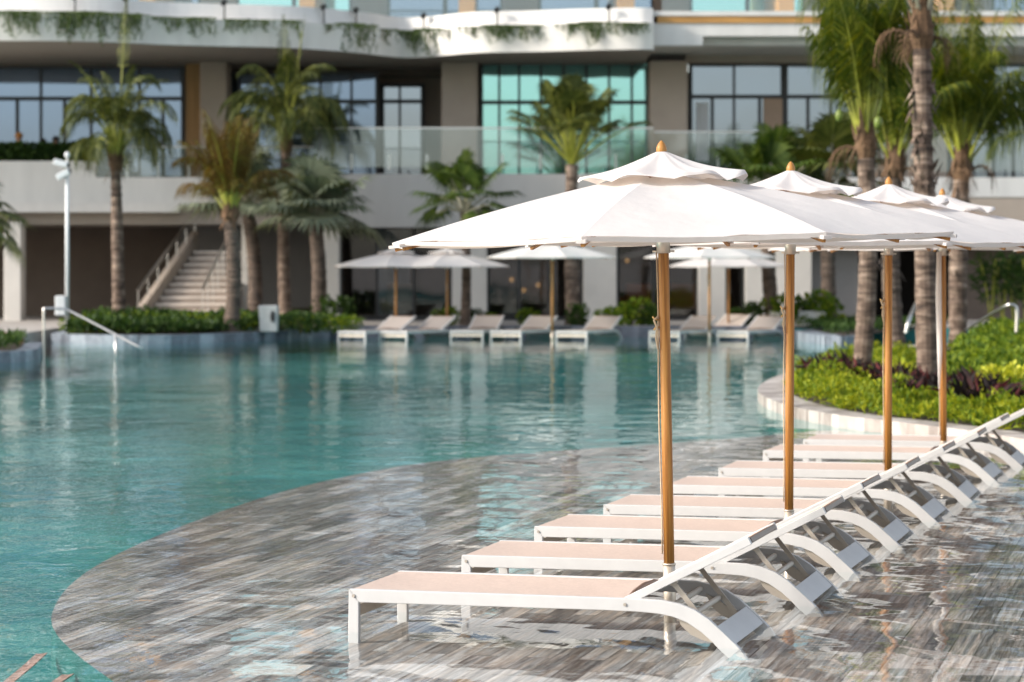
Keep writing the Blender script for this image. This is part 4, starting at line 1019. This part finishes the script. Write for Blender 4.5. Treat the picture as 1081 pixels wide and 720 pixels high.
# terrace hedge with two people behind it
mb = MB(); a = P(-60,0,70.4); b = P(100,0,70.4); rnd = random.Random(55)
for k in range(2600):
    p = Vector((rnd.uniform(a.x,b.x), rnd.uniform(70.45,71.0), P(0,170,70.4).z-.1+rnd.random()**.7*.55))
    leaf(mb, p, (rv(rnd)+Vector((0,0,.6))).normalized(), rv(rnd).normalized(), .15, .05)
tag(mb.build('hedge', M['darkgreen']), 'clipped dark hedge on top of the white terrace parapet at the left', 'hedge')
def person(px, d, z, label, shirt, hat, hatname):
    p = P(px,0,d); p.z = z
    r = thing('person', label, 'person', p, 0)
    me = bpy.data.meshes.new('body')
    J = [((0,0,.95),.15),((0,0,1.15),.14),((0,0,1.36),.16),((0,0,1.48),.055),((0,-.01,1.56),.085),((0,-.015,1.66),.095),((0,0,1.72),.06),
         ((.18,0,1.40),.06),((.25,.02,1.14),.042),((.20,-.14,.98),.033),((-.18,0,1.40),.06),((-.25,.02,1.14),.042),((-.20,-.14,.98),.033),
         ((.09,0,.82),.09),((.10,-.01,.48),.06),((.10,0,.06),.04),((-.09,0,.82),.09),((-.10,-.01,.48),.06),((-.10,0,.06),.04)]
    E = [(0,1),(1,2),(2,3),(3,4),(4,5),(5,6),(2,7),(7,8),(8,9),(2,10),(10,11),(11,12),(0,13),(13,14),(14,15),(0,16),(16,17),(17,18)]
    me.from_pydata([j[0] for j in J], E, []); o = bpy.data.objects.new('body', me); COL.objects.link(o); o.parent = r
    sk = o.modifiers.new('skin','SKIN')
    for v, j in zip(me.skin_vertices[0].data, J): v.radius = (j[1], j[1])
    me.skin_vertices[0].data[0].use_root = True
    o.modifiers.new('sub','SUBSURF').levels = 1; o.modifiers['sub'].render_levels = 1
    me.materials.append(M['skin'])
    mb = MB(); mb.tube([(0,0,.92),(0,0,1.1),(0,0,1.3),(0,0,1.42),(0,0,1.48)], [.19,.175,.20,.17,.08], 14)
    for s in (-1,1): mb.tube([(s*.13,0,1.42),(s*.2,0,1.36),(s*.245,.015,1.2)], [.075,.075,.065], 10)
    mb.build('shirt', shirt, r, smooth=True)
    mb = MB(); mb.tube([(0,.01,1.62),(0,.01,1.68),(0,.01,1.74),(0,.01,1.775)], [.112,.116,.09,.03], 14); mb.build(hatname, hat, r, smooth=True)
person(20, 72.2, P(0,143,72.2).z-1.68, 'person in a dark shirt and orange cap standing behind the terrace hedge', M['shirt'], M['hair'], 'cap')
person(59, 72.6, P(0,147,72.6).z-1.68, 'dark haired person in a brick red shirt behind the terrace hedge beside a palm', M['shirt2'], M['hair2'], 'hair')

# trailing plants and small black lamps on the balcony band
def on_wave(px):
    X = (px-CX)/F; best = min(wp, key=lambda p: abs(p.x/p.y-X)); return best
def vine_mesh(seed, w, h, n):
    rnd = random.Random(seed); mb = MB(); mb.tube([(-w-.05,-.06,.05),(-w*.3,-.08,.075),(w*.4,-.07,.06),(w+.05,-.06,.05)], .018, 5)
    for s in range(n):
        x = rnd.uniform(-w,w); L = h*rnd.uniform(.12,1.0)**1.4; y = -rnd.uniform(.05,.09)
        leaf(mb, Vector((x,y,.05)), Vector((1 if x < 0 else -1,0,.02)), Vector((0,-1,.2)), .16, .03)
        k = max(5,int(L/.035))
        mb.tube([(x,y,.085),(x+.04*math.sin(2.5+s)*.5,y,.06-L*.5),(x+.04*math.sin(5+s),y,.06-L)],[.008,.006,.003],4)
        for i in range(k):
            t = i/k; p = Vector((x+.04*math.sin(t*5+s)+rnd.uniform(-.04,.04), y+rnd.uniform(-.04,.03), .06-L*t))
            leaf(mb, p, Vector((rnd.uniform(-1,1),rnd.uniform(-.8,.1),rnd.uniform(-1,.3))).normalized(), Vector((0,-1,.2)), .08, .018)
    return mb
vp = []
names_ = ['first','second','third','fourth','fifth','sixth','seventh','eighth','ninth','tenth','eleventh','twelfth','thirteenth','fourteenth','fifteenth','sixteenth','seventeenth','eighteenth','nineteenth','twentieth','twenty first','twenty second']
vines = [(20,1.1),(37,1.0),(68,1.0),(78,1.05),(96,1.2),(115,1.0),(135,1.0),(142,.7),(165,.6),(190,.6),(216,.85),(245,.55),(278,.55),(304,.75),(345,.4),(365,1.2),(380,1.1),(402,.75),(424,.95),(438,.7),(458,1.25),(472,.4),(500,.5),(513,.35),(525,.8),(541,.75),(560,.6),(598,.4),(613,.7),(628,1.0),(657,.6),(670,.4)]
for i, (px,s) in enumerate(vines):
    p = on_wave(px); loc = (p.x, p.y-.10, 8.24)
    if i < 5: o = vine_mesh(200+i, .38, .72, 17).build('hanging_plant', M['vine']); vp.append(o)
    else: o = vp[(i*3)%5].copy(); COL.objects.link(o)
    o.location = loc; o.scale = (.8+.35*s, 1, s)
    k = 'long' if s >= 1 else ('middling' if s >= .65 else 'short')
    side = 'left' if i < 16 else 'right'; idx = names_[i] if i < 16 else names_[len(vines)-1-i]
    tag(o, f'{k} trailing plant, {idx} from the {side} end of the white wavy balcony', 'hanging plant', 'plants trailing over the wavy balcony')
sl = None
for i, px in enumerate((82,131,237,340,375,447,524,641)):
    p = on_wave(px); loc = (p.x, p.y+.05, 8.30)
    if sl is None:
        o = thing('balcony_lamp','x','lamp'); mb = MB(); mb.tube([(0,0,-.02),(0,0,.42)], .022, 6); mb.build('stalk',M['black'],o)
        mb = MB(); mb.tube([(-.02,-.10,.40),(0,.06,.46)], .075, 8); mb.build('lamp_head',M['black'],o); sl = o
    else: o = dup(sl, loc)
    o.location = loc
    tag(o, f'small black spot lamp on the wavy balcony upstand, {names_[i]} from its left end', 'lamp', 'spot lamps on the wavy balcony')

# ------------------------------------------------------------------ stairs, poles, rails, boxes
st = thing('staircase', 'wide pale stone outdoor stairs climbing to the terrace behind the palms', 'staircase', P(195,330,67))
so = Vector(st.location)
mb = MB()
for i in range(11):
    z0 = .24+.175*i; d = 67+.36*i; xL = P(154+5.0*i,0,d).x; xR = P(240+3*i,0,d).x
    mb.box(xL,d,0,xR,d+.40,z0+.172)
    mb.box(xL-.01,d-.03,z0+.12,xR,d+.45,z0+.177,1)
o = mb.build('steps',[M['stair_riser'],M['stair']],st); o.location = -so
mb = MB(); a = P(146,0,66.8); b = P(206,0,71.2)
vs = [(a.x,66.8,.24),(b.x,71.2,.24),(b.x,71.2,2.75),(a.x,66.8,.62)]
mb.add([(x-.08,y,z) for x,y,z in vs]+[(x+.08,y,z) for x,y,z in vs], [(0,1,2,3),(7,6,5,4),(3,2,6,7),(0,3,7,4),(1,5,6,2)])
o = mb.build('side_wall',M['taupe'],st); o.location = -so
mb = MB(); mb.bar((a.x,66.75,1.12),(b.x,71.2,3.22),.07,.06)
for k in range(7):
    t = k/6; p = Vector((a.x+(b.x-a.x)*t, 66.78+4.4*t, .6+2.1*t)); mb.tube([p,p+Vector((0,0,.52))], .02, 5); o = mb.build('handrail',M['steel'],st); o.location = -so
mb = MB(); a = P(214,0,66.9); b = P(250,0,71); 
for k in range(8):
    t = k/7; p = Vector((a.x+(b.x-a.x)*t, 66.9+4.1*t, .24+1.95*t)); mb.tube([p,p+Vector((0,0,.9))], .012, 5)
mb.bar((a.x,66.9,1.14),(b.x,71,3.09),.05,.05); o = mb.build('railing',M['steel'],st); o.location = -so
mb = MB(); pr(mb,190,235,340,325,75,.3); tag(mb.build('stair_wall', M['greywall']), 'taupe grey wall behind the stairs and the silvery palms', 'wall')
# security camera pole
p = P(71,352,60.2); p.z = .2
cp = thing('camera_pole', 'slim white pole with two security cameras and a white box', 'camera pole', p)
mb = MB(); hp = P(0,172,60.2).z-p.z; mb.tube([(0,0,0),(0,0,hp)], .045, 12); mb.tube([(0,0,hp-.05),(0,0,hp+.12)], .02, 6); mb.lathe([(.01,hp+.12),(.06,hp+.15),(.07,hp+.2),(.03,hp+.26)], n=10); mb.build('pole',M['whiteplastic'],cp,smooth=True)
for (dx,dz,rz) in ((-.10,-.02,.25),(-.05,-.26,-.5)):
    mb = MB(); Mx = Matrix.Translation((dx,-.1,hp+dz)) @ Matrix.Rotation(rz,4,'Y'); mb.box(-.20,-.08,-.07,.13,.08,.07,0,Mx); mb.box(.131,-.06,-.05,.17,.06,.05,1,Mx); mb.bar((0,0,hp+dz-.05),(dx,-.1,hp+dz),.04,.04)
    mb.build('security_camera',[M['whiteplastic'],M['black']],cp,bevel=.015)
mb = MB(); mb.box(-.24,-.28,.42,.0,-.07,.88); mb.build('control_box',M['whiteplastic'],cp,bevel=.02)
# white tapered box in the hedge bed
p = P(285,340,61.2); p.z = ZL; wb = thing('white_box', 'white tapered box with a dark oval standing in the hedge bed between palms', 'box', p)
wb.scale = (.85,.85,.88); mb = MB(); h = .72; vs = [(-.26,-.2,0),(.22,-.2,0),(.22,.2,0),(-.26,.2,0),(-.31,-.24,h),(.24,-.24,h),(.24,.24,h),(-.31,.24,h)]
mb.add(vs, [(3,2,1,0),(4,5,6,7),(0,1,5,4),(1,2,6,5),(2,3,7,6),(3,0,4,7)]); mb.build('casing',M['frame_grey'],wb,bevel=.03)
mb = MB(); pts = []
for k in range(20):
    a = 2*PI*k/20; pts.append((.10+.07*math.cos(a), 0, .42+.16*math.sin(a)))
mb.add([(x,-.243,z) for x,_,z in pts]+[(x,-.20,z) for x,_,z in pts], [tuple(range(19,-1,-1))]+[(k,(k+1)%20,20+(k+1)%20,20+k) for k in range(20)]); mb.build('vent_opening',M['black'],wb)
mb = MB(); mb.tube([(-.2,0,h),(-.42,.05,h+.35),(-.5,.1,h+.7)], .008, 5); mb.tube([(.15,0,h),(.26,.05,h+.4),(.3,.1,h+.8)], .008, 5); mb.build('cable',M['black'],wb)
# pool hand rails
def rail(label, pts, posts, r=.024):
    pts = [Vector(p) for p in pts]; c = pts[0].copy(); t = thing('handrail', label, 'handrail', c, 0)
    mb = MB(); q = smooth_path([p-c for p in pts]); mb.tube(q, r, 8); mb.build('grab_rail',M['steel'],t,smooth=True)
    for a, b in posts:
        mb = MB(); mb.tube([Vector(a)-c, Vector(b)-c], r*.95, 8); mb.build('post',M['steel'],t,smooth=True)
d = 50.0
rail('steel pool handrail slanting from the stone kerb down into the water at the left', [P(46,388,d),P(46,326,d),P(46.5,325.5,d),P(66,325.5,d),P(74,328,d),P(150,368,d-.6)], [(P(122,394,d-.4),P(122,353.5,d-.4))])
d = 44.0
rail('steel handrail bent over like a hook at the right edge of the island', [P(1073,352,d),P(1074,326,d),P(1070,321.5,d),P(1062,322,d),P(1020,348,d+2)], [], .03)
rail('slanting steel handrail seen between two island trunks', [P(956,352,56),P(960,335,56),P(968,318,57.5),P(974,312,58)], [(P(970,350,57.5),P(970,316,57.5))], .04)

# ------------------------------------------------------------------ light, sky, camera
w = bpy.data.worlds.new('World'); scene.world = w; w.use_nodes = True
nt = w.node_tree; sky = nt.nodes.new('ShaderNodeTexSky'); sky.sky_type = 'NISHITA'; sky.sun_disc = False
SUN_EL, SUN_AZ = R(28), R(-104)
sky.sun_elevation = SUN_EL; sky.sun_rotation = SUN_AZ; sky.air_density = 1.0; sky.dust_density = 2.0; sky.ozone_density = 1.0
hs = nt.nodes.new('ShaderNodeHueSaturation'); hs.inputs['Saturation'].default_value = .55
nt.links.new(sky.outputs[0], hs.inputs['Color']); nt.links.new(hs.outputs[0], nt.nodes['Background'].inputs[0]); nt.nodes['Background'].inputs[1].default_value = .14
sl_ = bpy.data.lights.new('sun','SUN'); sl_.energy = 2.2; sl_.angle = R(9); sl_.color = (1,.92,.83)
so_ = bpy.data.objects.new('sun', sl_); COL.objects.link(so_)
dirv = Vector((math.sin(SUN_AZ)*math.cos(SUN_EL), math.cos(SUN_AZ)*math.cos(SUN_EL), math.sin(SUN_EL)))
so_.rotation_euler = dirv.to_track_quat('Z','Y').to_euler(); so_.location = (-30,10,30)
cam = bpy.data.cameras.new('camera'); co = bpy.data.objects.new('camera', cam); COL.objects.link(co); scene.camera = co
co.location = (0,0,HC); co.rotation_euler = (R(90),0,0)
cam.sensor_width = 36; cam.lens = F/1081*36; cam.shift_y = -(360-HY)/1081; cam.clip_end = 3000; cam.clip_start = .1
cam.dof.use_dof = True; cam.dof.focus_distance = 14.3; cam.dof.aperture_fstop = 2.9; cam.dof.aperture_blades = 0
scene.view_settings.view_transform = 'Standard'; scene.view_settings.look = 'None'; scene.view_settings.gamma = 1; scene.view_settings.use_curve_mapping = False
scene.view_settings.exposure = 1.06
scene.render.engine = 'CYCLES'
scene.cycles.use_denoising = True
scene.cycles.max_bounces = 10; scene.cycles.transparent_max_bounces = 16; scene.cycles.glossy_bounces = 5; scene.cycles.diffuse_bounces = 3
scene.cycles.caustics_reflective = False; scene.cycles.caustics_refractive = False
